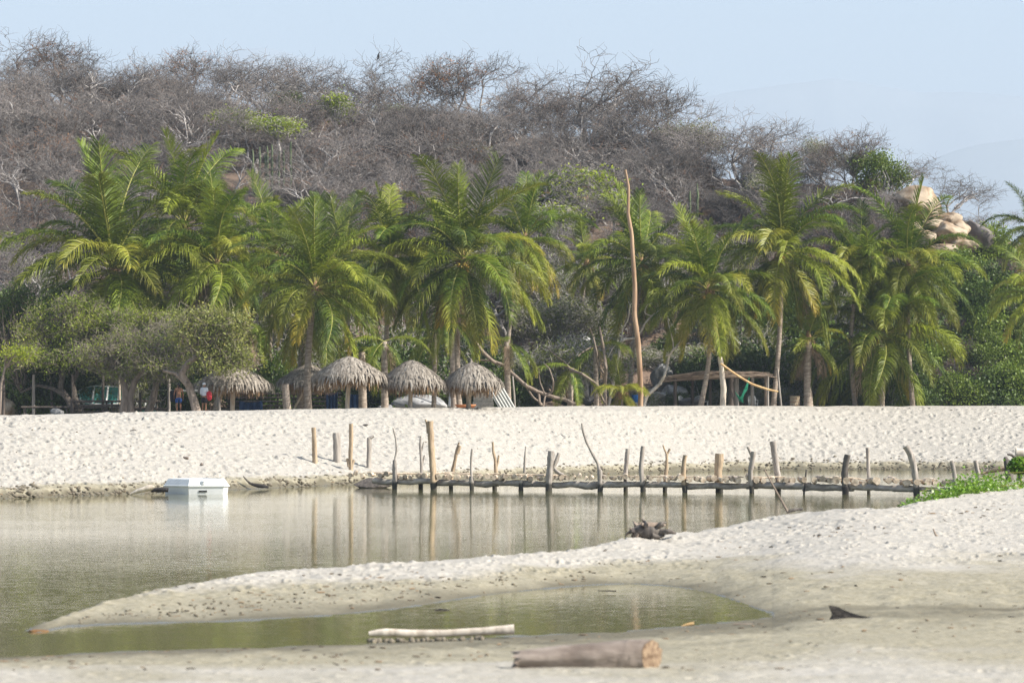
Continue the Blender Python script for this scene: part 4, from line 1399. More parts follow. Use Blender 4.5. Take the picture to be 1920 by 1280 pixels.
spreading_tree('leafy_tree', 125, 199, [(130, 600, 75, 46), (85, 635, 60, 50), (180, 596, 66, 36), (60, 680, 62, 32), (150, 664, 90, 36), (235, 600, 80, 32), (305, 606, 50, 28)],
               [([(140, 772), (128, 750), (112, 728), (118, 690)], 15), ([(150, 772), (140, 745), (136, 715), (150, 690)], 11), ([(122, 742), (98, 728), (70, 722), (40, 735)], 8)],
               M['leaf_acacia'], 24000, 'wide bright green tree with a dark gnarled trunk at the left of the beach', 301, twig=3000, barkm='bark_dark')
spreading_tree('leafy_tree', 238, 194, [(255, 652, 60, 30), (205, 668, 60, 30), (295, 660, 56, 34), (240, 690, 100, 18)],
               [([(232, 776), (236, 740), (230, 710), (215, 690)], 18), ([(246, 776), (244, 745), (252, 715), (268, 690)], 16)],
               M['leaf_acacia'], 8000, 'half bare twiggy tree with a thick double trunk right of the bright green one', 302, twig=3500, leaf=.13)
spreading_tree('leafy_tree', 288, 197, [(330, 640, 50, 36), (300, 690, 46, 16)],
               [([(278, 776), (288, 745), (294, 712), (300, 695)], 16)],
               M['leaf_olive'], 1600, 'nearly bare tree on a leaning grey trunk left of the shirtless person', 303, twig=2500)
spreading_tree('leafy_tree', 372, 187, [(405, 640, 62, 50), (440, 665, 40, 34), (370, 625, 40, 50), (425, 605, 40, 28), (400, 690, 60, 16)],
               [([(370, 778), (362, 750), (352, 722), (340, 700), (352, 680), (372, 665)], 17), ([(352, 722), (330, 700), (305, 694)], 8)],
               M['leaf_sea'], 14000, 'yellow-green tree with a leaning rough trunk hanging over the leftmost thatched umbrella', 304, twig=1200, leaf=.15)
spreading_tree('leafy_tree', 20, 202, [(20, 600, 70, 60), (0, 680, 70, 40), (60, 560, 50, 36)],
               [([(30, 776), (22, 740), (30, 700)], 12)],
               M['leaf_dark'], 13000, 'dark shaded tree filling the left edge above the tan boulders', 305, twig=500, leaf=.15)
spreading_tree('leafy_tree', 10, 192, [(22, 664, 34, 12)],
               [([(0, 776), (2, 720), (8, 690)], 6)],
               M['leaf_bright'], 1500, 'low bright green branch lit by the sun at the left edge', 306, twig=100)


# ------------------------------------------------------------------ things made of poles
def pole_obj(name, pts, D, widths, m, label=None, cat=None, group=None, parent=None, n=8, wob=.07, seed=0, depth=None, cap=True):
    """a rough pole whose axis runs through the photo points pts at distance D"""
    base = W(pts[0][0], pts[0][1], D if depth is None else depth[0])
    P = [W(a, b, D if depth is None else depth[i]) for i, (a, b) in enumerate(pts)]
    # resample
    P = np.array([list(p) for p in P])
    wd = np.broadcast_to(np.asarray(widths, float), (len(P),)) * D / FPX / 2
    L = np.concatenate([[0], np.cumsum(np.linalg.norm(np.diff(P, axis=0), axis=1))])
    q = np.linspace(0, L[-1], max(6, int(L[-1] / .12)))
    PP_ = np.stack([np.interp(q, L, P[:, i]) for i in range(3)], 1)
    # soften the corners
    for _ in range(2): PP_[1:-1] = (PP_[:-2] + PP_[1:-1] * 2 + PP_[2:]) / 4
    rad = np.interp(q, L, wd)
    tt = (PP_[:, 2] < .22) * 1.0
    mb = MB()
    off = np.array(base) if parent is None else np.array(parent.matrix_world.translation if False else parent.location)
    mb.tube(PP_ - off, rad, n=n, wob=wob, seed=seed, a=tt, cap=cap)
    o = mb.build(name, m, parent)
    if parent is None:
        o.location = base
        tag(o, label, cat, group)
    return o


# tall curved pole
pole_obj('tall_pole', [(1201, 772), (1202, 740), (1200, 690), (1197, 640), (1190, 590), (1191, 540), (1187, 480), (1185, 440), (1178, 400), (1179, 350), (1173, 318)], 204.5, [10, 10, 10, 9.5, 9, 9, 8, 7.5, 6.5, 5.5, 4], M['pole_orange'],
         'very tall crooked orange-brown wooden pole standing at the back of the beach', 'pole', n=10)

# the pale dead tree and the driftwood fork
def branch_thing(name, label, cat, D, lines, m, seed, group=None):
    b = empty(name, W(lines[0][0][0][0], lines[0][0][0][1], D))
    r = np.random.default_rng(seed)
    for i, (pl, w0, w1) in enumerate(lines):
        dep = [D + (0 if j == 0 else r.normal() * .25) for j in range(len(pl))]
        pole_obj('limb' if w0 > 5 else 'branch', pl, D, list(np.linspace(w0, w1, len(pl))), m, parent=b, n=7, seed=seed + i, depth=dep)
    return tag(b, label, cat, group)


branch_thing('dead_tree', 'pale dead tree with twisting white branches right of the tall pole', 'tree', 210, [
    ([(1206, 765), (1212, 742), (1228, 728), (1237, 720), (1246, 705), (1252, 680), (1255, 665), (1263, 655), (1278, 642), (1285, 630)], 9, 3),
    ([(1255, 665), (1240, 668), (1224, 673)], 3.5, 1.5), ([(1263, 655), (1262, 640), (1258, 625), (1252, 600)], 3, 1.5),
    ([(1237, 720), (1240, 719)], 6, 4), ([(1263, 655), (1276, 640), (1280, 620)], 2.5, 1.2)], M['drift'], 1)
branch_thing('dead_tree', 'tangle of pale bare branches rising left of the tall pole', 'tree', 211, [
    ([(1140, 765), (1150, 720), (1158, 680), (1164, 645), (1170, 636), (1190, 634)], 6, 4), ([(1190, 634), (1203, 620), (1210, 605), (1222, 592), (1240, 580), (1247, 572)], 4, 2),
    ([(1164, 645), (1168, 615), (1178, 600), (1182, 570)], 3, 1.5), ([(1222, 592), (1208, 588), (1212, 572), (1222, 568)], 2.5, 1.2), ([(1170, 636), (1150, 650), (1140, 670), (1130, 690)], 2.5, 1.2),
    ([(1190, 655), (1215, 648), (1240, 660), (1262, 664)], 2.2, 1.2)], M['drift'], 2)
branch_thing('dead_tree', 'dark upright dead stems with pale tips in front of the thicket', 'tree', 208, [
    ([(1134, 768), (1134, 720), (1136, 690), (1132, 655), (1126, 625), (1124, 612)], 8, 4), ([(1132, 700), (1120, 680), (1119, 660), (1112, 630), (1106, 615)], 5, 2.5),
    ([(1132, 650), (1110, 650), (1092, 660), (1084, 668)], 4, 2)], M['bark_brown'], 3)
branch_thing('driftwood_limb', 'long fallen grey branch sweeping down to the sand right of the last umbrella', 'driftwood', 205, [
    ([(890, 640), (905, 660), (925, 678), (945, 685), (960, 700), (985, 722), (1010, 735), (1040, 745), (1058, 748), (1072, 755), (1095, 762)], 7, 7), ([(945, 685), (925, 676), (900, 675)], 5, 3),
    ([(1058, 748), (1062, 742), (1050, 738)], 4, 2), ([(1010, 735), (1012, 758), (1030, 762)], 5, 4), ([(985, 722), (1000, 745), (1028, 765)], 4, 3)], M['bark_brown'], 4, 'driftwood limbs behind the beach')
branch_thing('driftwood_limb', 'fallen brown branch arching from the thicket down behind the young palm', 'driftwood', 206, [
    ([(1060, 685), (1072, 694), (1090, 700), (1108, 712), (1122, 722), (1128, 745), (1140, 765)], 6, 4), ([(1072, 694), (1060, 680), (1040, 665), (1025, 650)], 4, 2)], M['bark_brown'], 5, 'driftwood limbs behind the beach')
branch_thing('driftwood_limb', 'thin upright bent branch between the fallen limbs', 'driftwood', 204, [
    ([(1018, 768), (1022, 740), (1036, 735), (1038, 715), (1030, 690), (1022, 683)], 4, 2), ([(1022, 740), (1012, 715), (1010, 690)], 3, 1.5)], M['bark_brown'], 6, 'driftwood limbs behind the beach')


# flat shade roof
def ramada():
    D0 = 213
    base = W(1350, 772, D0)
    t = empty('shade_shelter', base)
    r = np.random.default_rng(3)
    mb = MB()
    x0, x1 = X(1236, D0 + 1), X(1447, D0 + 1)
    for i in range(260):
        a, b = sorted(r.uniform(x0, x1, 2)); b = max(b, a + 1.2); b = min(b, x1 + .3)
        y = D0 + r.uniform(-1.2, 3.2)
        pa, pb = 960 + a / (D0) * FPX, 960 + b / D0 * FPX
        f = lambda p: np.interp(p, [1230, 1280, 1320, 1400, 1450], [710, 702, 697, 698, 702])
        za, zb = Zp(f(pa) + r.uniform(-3, 9), D0), Zp(f(pb) + r.uniform(-3, 8), D0)
        mb.tube([Vector((a, y, za)) - base, Vector(((a + b) / 2, y + r.normal() * .05, (za + zb) / 2 + r.normal() * .04)) - base, Vector((b, y + r.normal() * .2, zb)) - base], [.02, .022, .012], n=4)
    mb.build('brush_roof', mat('dry_brush', (.17, .12, .09), (.36, .28, .21), scale=3, stretch=(.3, 1, 1)), t)
    for px, D, w_, mm, tp in [(1266, D0, 7, 'dark_wood', 708), (1299, D0 + 3, 6, 'dark_wood', 704), (1371, D0, 10, 'dark_wood', 706), (1381, D0 + 1, 9, 'grey_wood', 704), (1378, D0 + 3, 6, 'dark_wood', 704), (1411, D0 + .5, 7, 'grey_wood', 704), (1437, D0, 7, 'bark_brown', 706), (1440, D0 - .3, 4, 'grey_wood', 704), (1332, D0 + 3, 6, 'dark_wood', 700)]:
        pole_obj('post', [(px, 775), (px - .5, 740), (px, tp)], D, [w_, w_, w_ * .9], M[mm], parent=t, n=8, seed=px)
    for za, zb, y in ((707, 704, D0 + .1), (706, 705, D0 + 2.6)):
        pole_obj('roof_beam', [(1238, za + 5), (1300, za - 4), (1380, za - 5), (1448, zb)], y, [6, 6, 6, 5], M['bark_brown'], parent=t, n=7, seed=int(y))
    tag(t, 'low brushwood shade roof on rough posts at the right of the tall pole', 'shelter')


ramada()
pole_obj('pale_post', [(1355, 772), (1357, 730), (1354, 700), (1352, 680), (1350, 668)], 209, [10, 11, 9, 9, 8], M['drift'], 'thick pale stripped tree-trunk post in front of the shade roof', 'post', n=10, wob=.12)
pole_obj('bamboo_pole', [(1351, 681), (1380, 702), (1410, 720), (1440, 730), (1459, 734)], 208.4, [4, 4, 4, 4, 3.5], M['bamboo'], 'long orange bamboo pole leaning down to the right from the pale post', 'pole', n=8, wob=.03)
pole_obj('leaning_pole', [(1466, 772), (1462, 735), (1458, 692)], 212, [4, 4, 4], M['grey_wood'], 'thin grey pole leaning right of the lean palm trunk', 'pole')
pole_obj('thin_post', [(1009, 0), (1009, 0)], 200, 1, M['grey_wood']) if False else None
pole_obj('thin_post', [(966, 775), (964, 740), (961, 705)], 204, [4, 4, 3], M['grey_wood'], 'slim grey post right of the leaning corrugated sheet', 'post')


def net():
    mb = MB()
    D = 212
    b = W(1392, 752, D)
    for i in range(9):
        mb.tube([W(1405 - i * .3, 705 + i, D) - b, W(1400 - i * 1.2, 730 + i * 1.5, D) - b, W(1388 + i * .6, 746 + i * 1.1, D) - b, W(1378 + i, 735 + i * 2, D) - b], [.02, .05, .05, .02], n=5)
    o = mb.build('hammock', M['net'], loc=b)
    tag(o, 'green hammock netting slung between posts under the shade roof', 'hammock')


net()


def plastic_chair(px, D, rz, label):
    gz = Zp(769, D)
    t = empty('plastic_chair', (X(px, D), D, gz), rz)
    def tb(name, pts, rad, n=6):
        m_ = MB(); m_.tube(pts, rad, n=n); return m_.build(name, M['white_plastic'], t)
    mb = MB(); mb.box((0, 0, .42), (.46, .44, .035), taper=.97); mb.build('seat', M['white_plastic'], t, smooth=False)
    mb = MB()
    for i in range(6):
        x = -.17 + i * .068
        mb.box((x, .225 + .05, .66), (.035, .02, .44), Matrix.Rotation(R(-9), 3, 'X'))
    mb.tube([(-.22, .2, .42), (-.235, .26, .7), (-.2, .31, .86), (0, .33, .92), (.2, .31, .86), (.235, .26, .7), (.22, .2, .42)], [.03] * 7, n=6)
    mb.build('backrest', M['white_plastic'], t)
    for s in (-1, 1):
        tb('armrest', [(s * .23, .24, .66), (s * .26, 0, .66), (s * .25, -.2, .62), (s * .23, -.22, .42)], [.025] * 4)
        tb('leg', [(s * .2, -.18, .42), (s * .24, -.23, 0)], [.03, .022])
        tb('leg', [(s * .2, .2, .42), (s * .23, .28, 0)], [.03, .022])
    tag(t, label, 'chair', 'white plastic chairs under the shade roof')


plastic_chair(1412, 215, 2.75, 'white plastic armchair standing alone in the sun at the edge of the shade roof')
plastic_chair(1283, 217, .9, 'white plastic chair in shade under the left end of the shade roof')
plastic_chair(1306, 217, -.5, 'white plastic chair directly left of the ringed palm trunk in the shade')


def small_table(px, D, w_, label, m, h=.72, group=None, name='table'):
    gz = ground(px, D)
    t = empty(name, (X(px, D), D, gz))
    mb = MB(); mb.box((0, 0, h), (w_, .7, .04)); mb.build('table_top', m, t, smooth=False)
    for sx in (-1, 1):
        for sy in (-1, 1):
            mb = MB(); mb.box((sx * (w_ / 2 - .06), sy * .28, h / 2 - .02), (.05, .05, h - .04)); mb.build('leg', m, t, smooth=False)
    tag(t, label, 'table', group)


t_ = small_table(1320, 216, .55, 'small white plastic table right of the ringed palm trunk under the roof', M['white_plastic'])

# drum
def drum():
    D = 216
    g = Zp(768, D)
    mb = MB()
    mb.lathe([(.001, 0), (.33, 0), (.335, .05), (.32, .07), (.32, .3), (.335, .32), (.32, .34), (.32, .58), (.335, .6), (.32, .62), (.32, .85), (.335, .88), (.31, .88), (.30, .80), (.001, .80)], 28)
    o = mb.build('oil_drum', M['rust'], loc=(X(1490, D), D, g))
    tag(o, 'rusty white-banded steel drum between the lean palm and the brown skirted stump', 'drum')


drum()


def bucket():
    D = 212
    t = empty('bucket', (X(1191, D), D, Zp(754, D)))
    mb = MB(); mb.lathe([(.001, 0), (.17, 0), (.22, .42), (.235, .43), (.235, .46), (.21, .46), (.16, .03), (.001, .03)], 24); mb.build('body', M['bucket'], t)
    mb = MB(); mb.tube([(.22 * math.cos(a), 0, .44 + .2 * math.sin(a)) for a in np.linspace(0, PI, 9)], [.008] * 9, n=5); mb.build('handle', M['grey_wood'], t)
    tag(t, 'blue plastic bucket at the foot of the tall curved pole', 'bucket')
    mb = MB(); mb.box((0, 0, -.2), (.9, .6, .9)); 
    o = mb.build('stone_block', M['rock_grey'], loc=(X(1191, D), D, Zp(754, D) - .25), smooth=False)
    tag(o, 'grey stone block carrying the blue bucket', 'block')


bucket()


def leaning_sheet():
    D = 200
    t = empty('corrugated_sheet', W(950, 770, D))
    r = np.random.default_rng(2)
    mb = MB()
    a, b = W(912, 725, D) - t.location, W(940, 772, D) - t.location
    nx, ny = 60, 12
    V = []
    wv = W(32 + 912, 727, D) - W(912, 725, D)
    for j in range(ny):
        for i in range(nx):
            p = a.lerp(b, j / (ny - 1)) + wv * (i / (nx - 1)) + Vector((0, .035 * math.sin(i / (nx - 1) * PI * 2 * 5) + .3 * (1 - j / ny), 0))
            V.append(p)
    F = [[j * nx + i, j * nx + i + 1, (j + 1) * nx + i + 1, (j + 1) * nx + i] for j in range(ny - 1) for i in range(nx - 1)]
    n0 = len(V)
    V2 = [v + Vector((.01, .012, .01)) for v in V]
    mb.add(V, F); mb.add(V2, F)
    mb.build('sheet', M['sheet'], t)
    tag(t, 'ribbed grey corrugated sheet leaning beside the rightmost thatched umbrella', 'corrugated sheet')


leaning_sheet()
mb = MB(); mb.box((0, 0, 0), (1.15, .9, .52)); mb.box((0, 0, -.53), (1.22, .95, .5))
o = mb.build('concrete_tank', M['concrete'], loc=W(906, 744, 203), smooth=False)
tag(o, 'two-tier grey concrete tank under the rightmost thatched umbrella', 'tank')
t_ = empty('planter', W(873, 762, 196))
mb = MB(); mb.lathe([(.001, -.25), (.42, -.25), (.55, .05), (.6, .06), (.6, .12), (.52, .12), (.46, 0), (.001, 0)], 28); mb.build('pot', M['terracotta'], t_)
tag(t_, 'wide terracotta planter round the palm foot under the rightmost umbrella', 'planter')
t_ = empty('closed_parasol', W(846, 772, 198))
mb = MB(); mb.lathe([(.04, 1.35), (.09, 1.25), (.13, .9), (.17, .45), (.20, .3), (.12, .32), (.03, .5)], 14); mb.build('folded_canopy', M['cloth_white'], t_)
mb = MB(); mb.tube([(0, 0, -.3), (0, 0, 1.45)], .02, n=8); mb.build('pole', M['grey_wood'], t_)
tag(t_, 'closed off-white parasol left of the rightmost thatched umbrella', 'parasol')


def tarp(px, py, w, h, D, label, seed):
    r = np.random.default_rng(seed)
    k = D / FPX
    nx, nz = 26, 14
    V = []
    for j in range(nz):
        for i in range(nx):
            x = (i / (nx - 1) - .5) * w * k
            z = (.5 - j / (nz - 1)) * h * k - .12 * math.sin(i / (nx - 1) * PI) * (1 - j / nz)
            V.append((x, .12 * math.sin(i * .9 + seed) + .05 * math.sin(i * 2.3 + j * .6) + .3 * j / nz, z))
    F = [[j * nx + i, j * nx + i + 1, (j + 1) * nx + i + 1, (j + 1) * nx + i] for j in range(nz - 1) for i in range(nx - 1)]
    mb = MB(); mb.add(V, F); mb.add(np.array(V) + np.array([0, .02, 0]), F)
    o = mb.build('tarpaulin', M['tarp'], loc=W(px, py, D))
    tag(o, label, 'tarpaulin', 'blue tarpaulins in the shade')


tarp(622, 752, 22, 34, 201, 'dark blue tarpaulin hanging left of the large umbrella post', 1)
tarp(668, 753, 34, 34, 202, 'blue tarpaulin hanging right of the large umbrella post', 2)
tarp(470, 762, 44, 22, 204, 'blue sheet lying low behind the leftmost thatched umbrella', 3)


def fence():
    D = 205
    t = empty('stick_fence', W(560, 775, D))
    for i, px in enumerate(range(430, 640, 30)):
        pole_obj('post', [(px, 778), (px + 1, 735)], D, [4, 4], M['dark_wood'], parent=t, seed=i)
    for i, y in enumerate((738, 745, 752, 760, 767)):
        pole_obj('rail', [(425, y + 1), (500, y), (570, y + 1), (640, y - 1)], D - .15, [3.5] * 4, M['dark_wood'], parent=t, seed=20 + i)
    tag(t, 'dark fence of horizontal sticks in the shade behind the left umbrellas', 'fence')


fence()
# left picnic place
for i, (px, w_, mm, tp, lab) in enumerate([(7, 6, 'dark_wood', 705, 'dark leaning post at the left edge by the tan boulder'), (63, 6, 'grey_wood', 700, 'grey post in front of the pinkish boulders'), (97, 5, 'dark_wood', 715, 'dark post left of the gnarled dark trunk'),
                                (136, 4, 'dark_wood', 700, 'thin dark post left of the teal boat'), (193, 6, 'dark_wood', 690, 'dark post standing in front of the teal boat'), (224, 5, 'post_wood', 690, 'sunlit tan post just left of the thick double trunk'),
                                (263, 6, 'dark_wood', 735, 'short dark post between the thick trunk and the leaning grey trunk'), (317, 6, 'grey_wood', 700, 'grey post left of the shirtless person'), (410, 6, 'grey_wood', 735, 'leaning grey post under the leftmost umbrella')]):
    pole_obj('post', [(px + (2 if i == 8 else 0), 782), (px, 750), (px - (2 if i == 8 else 0), max(tp, 702))], 198 + i % 3, [w_, w_, w_ * .9], M[mm], lab, 'post', 'posts around the left picnic place', seed=i)
def bench(px0, px1, y, D, label, top=True):
    t = empty('picnic_bench', W((px0 + px1) / 2, 778, D))
    pole_obj('board', [(px0, y), (px1, y)], D, [4, 4], M['dark_wood'], parent=t, n=4, wob=0)
    if top: pole_obj('board', [(px0 + 2, y + 12), (px1 - 2, y + 12)], D + .3, [3.5, 3.5], M['dark_wood'], parent=t, n=4, wob=0)
    for px in (px0 + 6, px1 - 6):
        pole_obj('leg', [(px, 784), (px, y)], D + .1, [4, 4], M['dark_wood'], parent=t, n=5)
    tag(t, label, 'bench', 'dark wooden benches at the left')


bench(40, 132, 763, 197, 'low dark plank bench in front of the pink boulders', False)
bench(128, 206, 752, 198, 'dark picnic table rail in front of the teal boat')
bench(150, 225, 760, 196, 'long low dark table below the teal boat')
bench(204, 300, 752, 199, 'dark bench rail passing behind the thick double trunk')
bench(252, 312, 767, 197, 'low dark bench left of the shirtless person', False)


def boat(px0, px1, py, D, label, whitebow=True, tilt=.35):
    k = D / FPX
    L = (px1 - px0) * k
    t = empty('rowing_boat', W((px0 + px1) / 2, py, D), 0)
    n = 22
    secs = []
    for i in range(n):
        u = i / (n - 1)
        half = .78 * math.sin(PI * min(.06 + u * .62, .5 + .0 * u) ) if u < .75 else .78 * (1 - (u - .75) * .5)
        half = .05 + .78 * (1 - (1 - min(u * 2.2, 1)) ** 2) * (1 - .15 * u)
        sheer = .12 * (1 - u) ** 2
        dep = .62 * (1 - (1 - min(u * 3.5, 1)) ** 2 * .6)
        ring = []
        for a in np.linspace(0, PI, 11):
            ring.append(((u - .5) * L, math.cos(a) * half, .3 + sheer - math.sin(a) ** .8 * dep))
        secs.append(ring)
    V = np.array(secs)
    tiltm = np.array(Matrix.Rotation(tilt, 3, 'X'))
    V = V @ tiltm.T
    i = np.arange(n - 1)[:, None] * 11; j = np.arange(10)[None]
    F = np.stack([i + j, i + j + 1, i + 11 + j + 1, i + 11 + j], -1).reshape(-1, 4)
    mb = MB()
    ms = np.repeat((np.arange(n - 1) < 5).astype(int), 10)
    for q in (0, 1): 
        if (ms == q).any(): mb.add(V.reshape(-1, 3), F[ms == q], q)
    Vi = V * np.array([1, .93, 1]) + np.array([0, 0, .04])
    mb.add(Vi.reshape(-1, 3), F, 0)
    mb.build('hull', [M['teal'], M['white_plastic'] if whitebow else M['teal']], t)
    mb = MB()
    mb.tube(V[:, 0], .035, n=6); mb.tube(V[:, -1], .035, n=6); mb.tube([V[-1, 0], V[-1, -1]], .035, n=6)
    mb.build('gunwale', M['white_plastic'], t)
    mb = MB()
    for s_ in (8, 14, 19):
        mb.tube([Vi[s_, 0] * .99 + np.array([0, 0, -.1]), Vi[s_, -1] * .99 + np.array([0, 0, -.1])], .07, n=4)
    mb.build('thwart', M['white_plastic'], t)
    tag(t, label, 'boat', 'teal boats at the left')


boat(140, 232, 748, 201, 'teal rowing boat with a white bow tilted behind the left tables', tilt=.75)
boat(236, 292, 762, 203, 'teal boat stern showing low between the two thick trunks', False, tilt=.5)
pole_obj('white_rail', [(250, 731), (310, 732), (400, 733), (470, 737)], 206, [4, 4, 4, 3], M['white_plastic'], 'long white rail lying behind the people and the leftmost umbrella', 'rail', wob=.02)
tag(boulder(143, 722, 12, 9, 207, M['bucket'], 'x', 3, None, name='blue_container'), 'small blue container behind the thin dark post at the left', 'container')
bpy.context.view_layer.update()


# ------------------------------------------------------------------ the footbridge of driftwood posts
def footbridge():
    Dn = lambda px: 149 - (px - 740) * .0102
    root = empty('footbridge', (X(1200, 146), 146, 0))
    r = np.random.default_rng(8)
    # deck surface height: y of the near edge in the photo
    ytop = lambda px: np.interp(px, [655, 680, 740, 820, 960, 1125, 1285, 1400, 1540, 1650, 1830], [886, 889, 891, 890, 893, 895, 897, 897, 899, 902, 905])
    px = 658.0
    i = 0
    while px < 1842 and i < 100:
        d = Dn(px)
        rad = r.uniform(.08, .135) + .045 * max(0, (px - 1150) / 650) * r.uniform(.3, 1.5)
        z = Zp(ytop(px) + 2, d) - .03 + rad * .6 - .02 + r.normal() * .035
        wob = r.normal() * .08
        a = Vector((X(px, d), d - .16 + r.normal() * .10, z)); b = a + Vector((wob, r.uniform(1.35, 1.75), r.normal() * .03))
        mb = MB()
        m_ = (a + b) / 2 + Vector((r.normal() * .03, 0, r.normal() * .02))
        q = [a, a.lerp(m_, .5), m_, m_.lerp(b, .5), b]
        mb.tube([v - root.location for v in q], [rad, rad * .97, rad * .95, rad * .9, rad * .85], n=8, wob=.09, seed=i)
        mb.build('deck_log', M['deck_log'], root)
        px += (rad * 2 * FPX / d) * r.uniform(.95, 1.45) + (r.random() < .15) * 6
        i += 1
    for k in range(26):     # loose sticks on the deck
        p = r.uniform(700, 1780); d = Dn(p) + r.uniform(.1, 1.2)
        z = Zp(ytop(p), Dn(p)) + .06
        a = r.normal() * .25; l_ = r.uniform(.3, .7)
        mb = MB()
        c = Vector((X(p, d), d, z)) - root.location
        dv = Vector((math.cos(a), math.sin(a), r.normal() * .05)) * l_
        mb.tube([c - dv, c + Vector((0, 0, .02)), c + dv], [.03, .035, .02], n=6, wob=.1, seed=k)
        mb.build('loose_stick', M['deck_log'], root)
    # beams in overlapping lengths
    spans = [(700, 812, 0), (808, 935, 1), (925, 1000, 0), (990, 1130, 1), (1122, 1290, 0), (1284, 1420, 1), (1400, 1520, 0), (1505, 1600, 1), (1590, 1720, 0), (1712, 1810, 1)]
    for a, b, s_ in spans:
        for off, w_ in ((0, 13), (1.25, 8)):
            pts = []
            for q in np.linspace(a, b, 6):
                pts.append((q, ytop(q) + 12.5 + s_ * 2 + r.normal() * 1.0))
            dep = [Dn(q[0]) + .05 + off + s_ * .04 for q in pts]
            pole_obj('beam', pts, 145, list(w_ * r.uniform(.7, 1.1, 6)), M['beam'], parent=root, n=7, wob=.08, seed=a, depth=dep)

    def post(lines, side=0, m='pier_grey'):
        """lines: [(polyline, w0, w1)], the first one stands in the water"""
        px0 = lines[0][0][-1][0]
        d = Dn(px0) - .18 + side * 1.75
        g = empty('post', (0, 0, 0))
        g.parent = root
        mb = MB()
        for li, (pl, w0, w1) in enumerate(lines):
            P = np.array([list(W(a, b, d)) for a, b in pl])
            P[:, 1] += li * .01
            if li == 0:
                e = P[0].copy() if P[0][2] < P[-1][2] else P[-1].copy()
                low = e.copy(); low[2] = -.6
                P = np.vstack([P, low]) if P[-1][2] < P[0][2] else np.vstack([low, P])
            wd = np.linspace(w0, w1, len(P)) * d / FPX / 2
            L = np.concatenate([[0], np.cumsum(np.linalg.norm(np.diff(P, axis=0), axis=1))])
            q = np.linspace(0, L[-1], max(7, int(L[-1] / .09)))
            Q = np.stack([np.interp(q, L, P[:, k]) for k in range(3)], 1)
            Q[1:-1] = (Q[:-2] + Q[1:-1] * 2 + Q[2:]) / 4
            rad = np.interp(q, L, wd) * (1 + .05 * np.sin(q * 9 + px0))
            tt = np.clip(1.25 - Q[:, 2] / .5, 0, 1)
            mb.tube(Q - np.array(root.location), rad, n=10, wob=.09, seed=int(px0) + li, a=tt)
        bpy.data.objects.remove(g)
        mb.build('post', M[m], root)
        # jagged broken head
        return

    P_ = post
    P_([([(740, 862), (740, 880), (740, 915)], 7, 10), ([(737, 802), (742, 820), (744, 845), (740, 862), (738, 885)], 3, 4.5)])
    P_([([(789, 886), (789, 915)], 8, 10), ([(789, 817), (788, 835), (790, 860), (791, 888)], 4, 6), ([(794, 828), (792, 840), (789, 846)], 2.5, 4), ([(796, 853), (793, 866), (791, 874)], 2.5, 4)], 1)
    P_([([(806, 789), (808, 830), (810, 860), (812, 890), (813, 915)], 13, 14), ([(798, 786), (801, 796), (803, 812)], 3, 6)], 0, 'pier_tan')
    P_([([(846, 892), (845, 917)], 8, 8), ([(861, 829), (857, 842), (854, 860), (849, 884)], 3.5, 7.5), ([(862, 835), (857, 850)], 6, 7)], 1, 'pier_tan')
    P_([([(884, 892), (885, 917)], 9, 10), ([(885, 841), (883, 862), (884, 892)], 3.5, 4.5)])
    P_([([(927, 890), (927, 917)], 8, 9), ([(924, 828), (925, 846), (929, 862), (930, 886)], 3.5, 7), ([(935, 853), (934, 864), (931, 874)], 4, 5)], 1, 'pier_tan')
    P_([([(977, 900), (977, 918)], 9, 9), ([(986, 836), (984, 858), (983, 886)], 2.5, 5)])
    P_([([(1034, 845), (1032, 868), (1030, 890), (1029, 916)], 13, 12), ([(1048, 849), (1044, 862), (1036, 880)], 6, 7), ([(1037, 874), (1042, 884), (1056, 891)], 6, 7)], 0, 'pier_grey')
    P_([([(1124, 880), (1125, 917)], 9, 9.5), ([(1091, 793), (1093, 808), (1100, 829), (1112, 852), (1121, 868), (1124, 884)], 3.5, 6.5)])
    P_([([(1177, 841), (1175, 862), (1173, 888), (1173, 918)], 8.5, 7)], 1)
    P_([([(1206, 836), (1204, 852), (1202, 880), (1206, 917)], 8, 11), ], 0, 'pier_grey')
    P_([([(1250, 850), (1250, 870), (1248, 890), (1246, 920)], 4.5, 9), ([(1243, 834), (1246, 843), (1250, 852)], 2.5, 4), ([(1256, 841), (1253, 847), (1250, 853)], 4, 4)], 1, 'pier_tan')
    P_([([(1285, 853), (1282, 865), (1281, 888), (1284, 922)], 7.5, 10)], 0, 'pier_tan')
    P_([([(1349, 850), (1348, 866), (1346, 886), (1349, 918)], 17, 14)], 1, 'pier_tan')
    P_([([(1413, 846), (1411, 865), (1407, 885), (1410, 919)], 8.5, 8), ([(1402, 837), (1406, 846), (1410, 856)], 5.5, 6)], 0, 'pier_grey')
    P_([([(1449, 827), (1452, 850), (1458, 890), (1459, 920)], 12, 11)], 1, 'pier_grey')
    P_([([(1512, 880), (1509, 905), (1507, 925)], 3.5, 3.5)], 0, 'pier_dark')
    P_([([(1589, 852), (1586, 866), (1583, 888), (1585, 924)], 12, 13)], 0, 'pier_dark')
    P_([([(1626, 839), (1627, 865), (1628, 893), (1628, 928)], 7, 7)], 1, 'pier_grey')
    P_([([(1698, 836), (1707, 852), (1713, 875), (1717, 905), (1718, 930)], 12, 10)], 0, 'pier_grey')
    P_([([(1784, 864), (1788, 880), (1791, 905)], 8, 10)], 0, 'pier_grey')
    P_([([(1828, 863), (1832, 880), (1836, 905)], 7, 10), ([(1850, 878), (1846, 886), (1836, 892)], 6, 7)], 0, 'pier_grey')
    tag(root, 'rough footbridge of short logs laid over beams between crooked driftwood posts across the lagoon', 'footbridge')
    return root


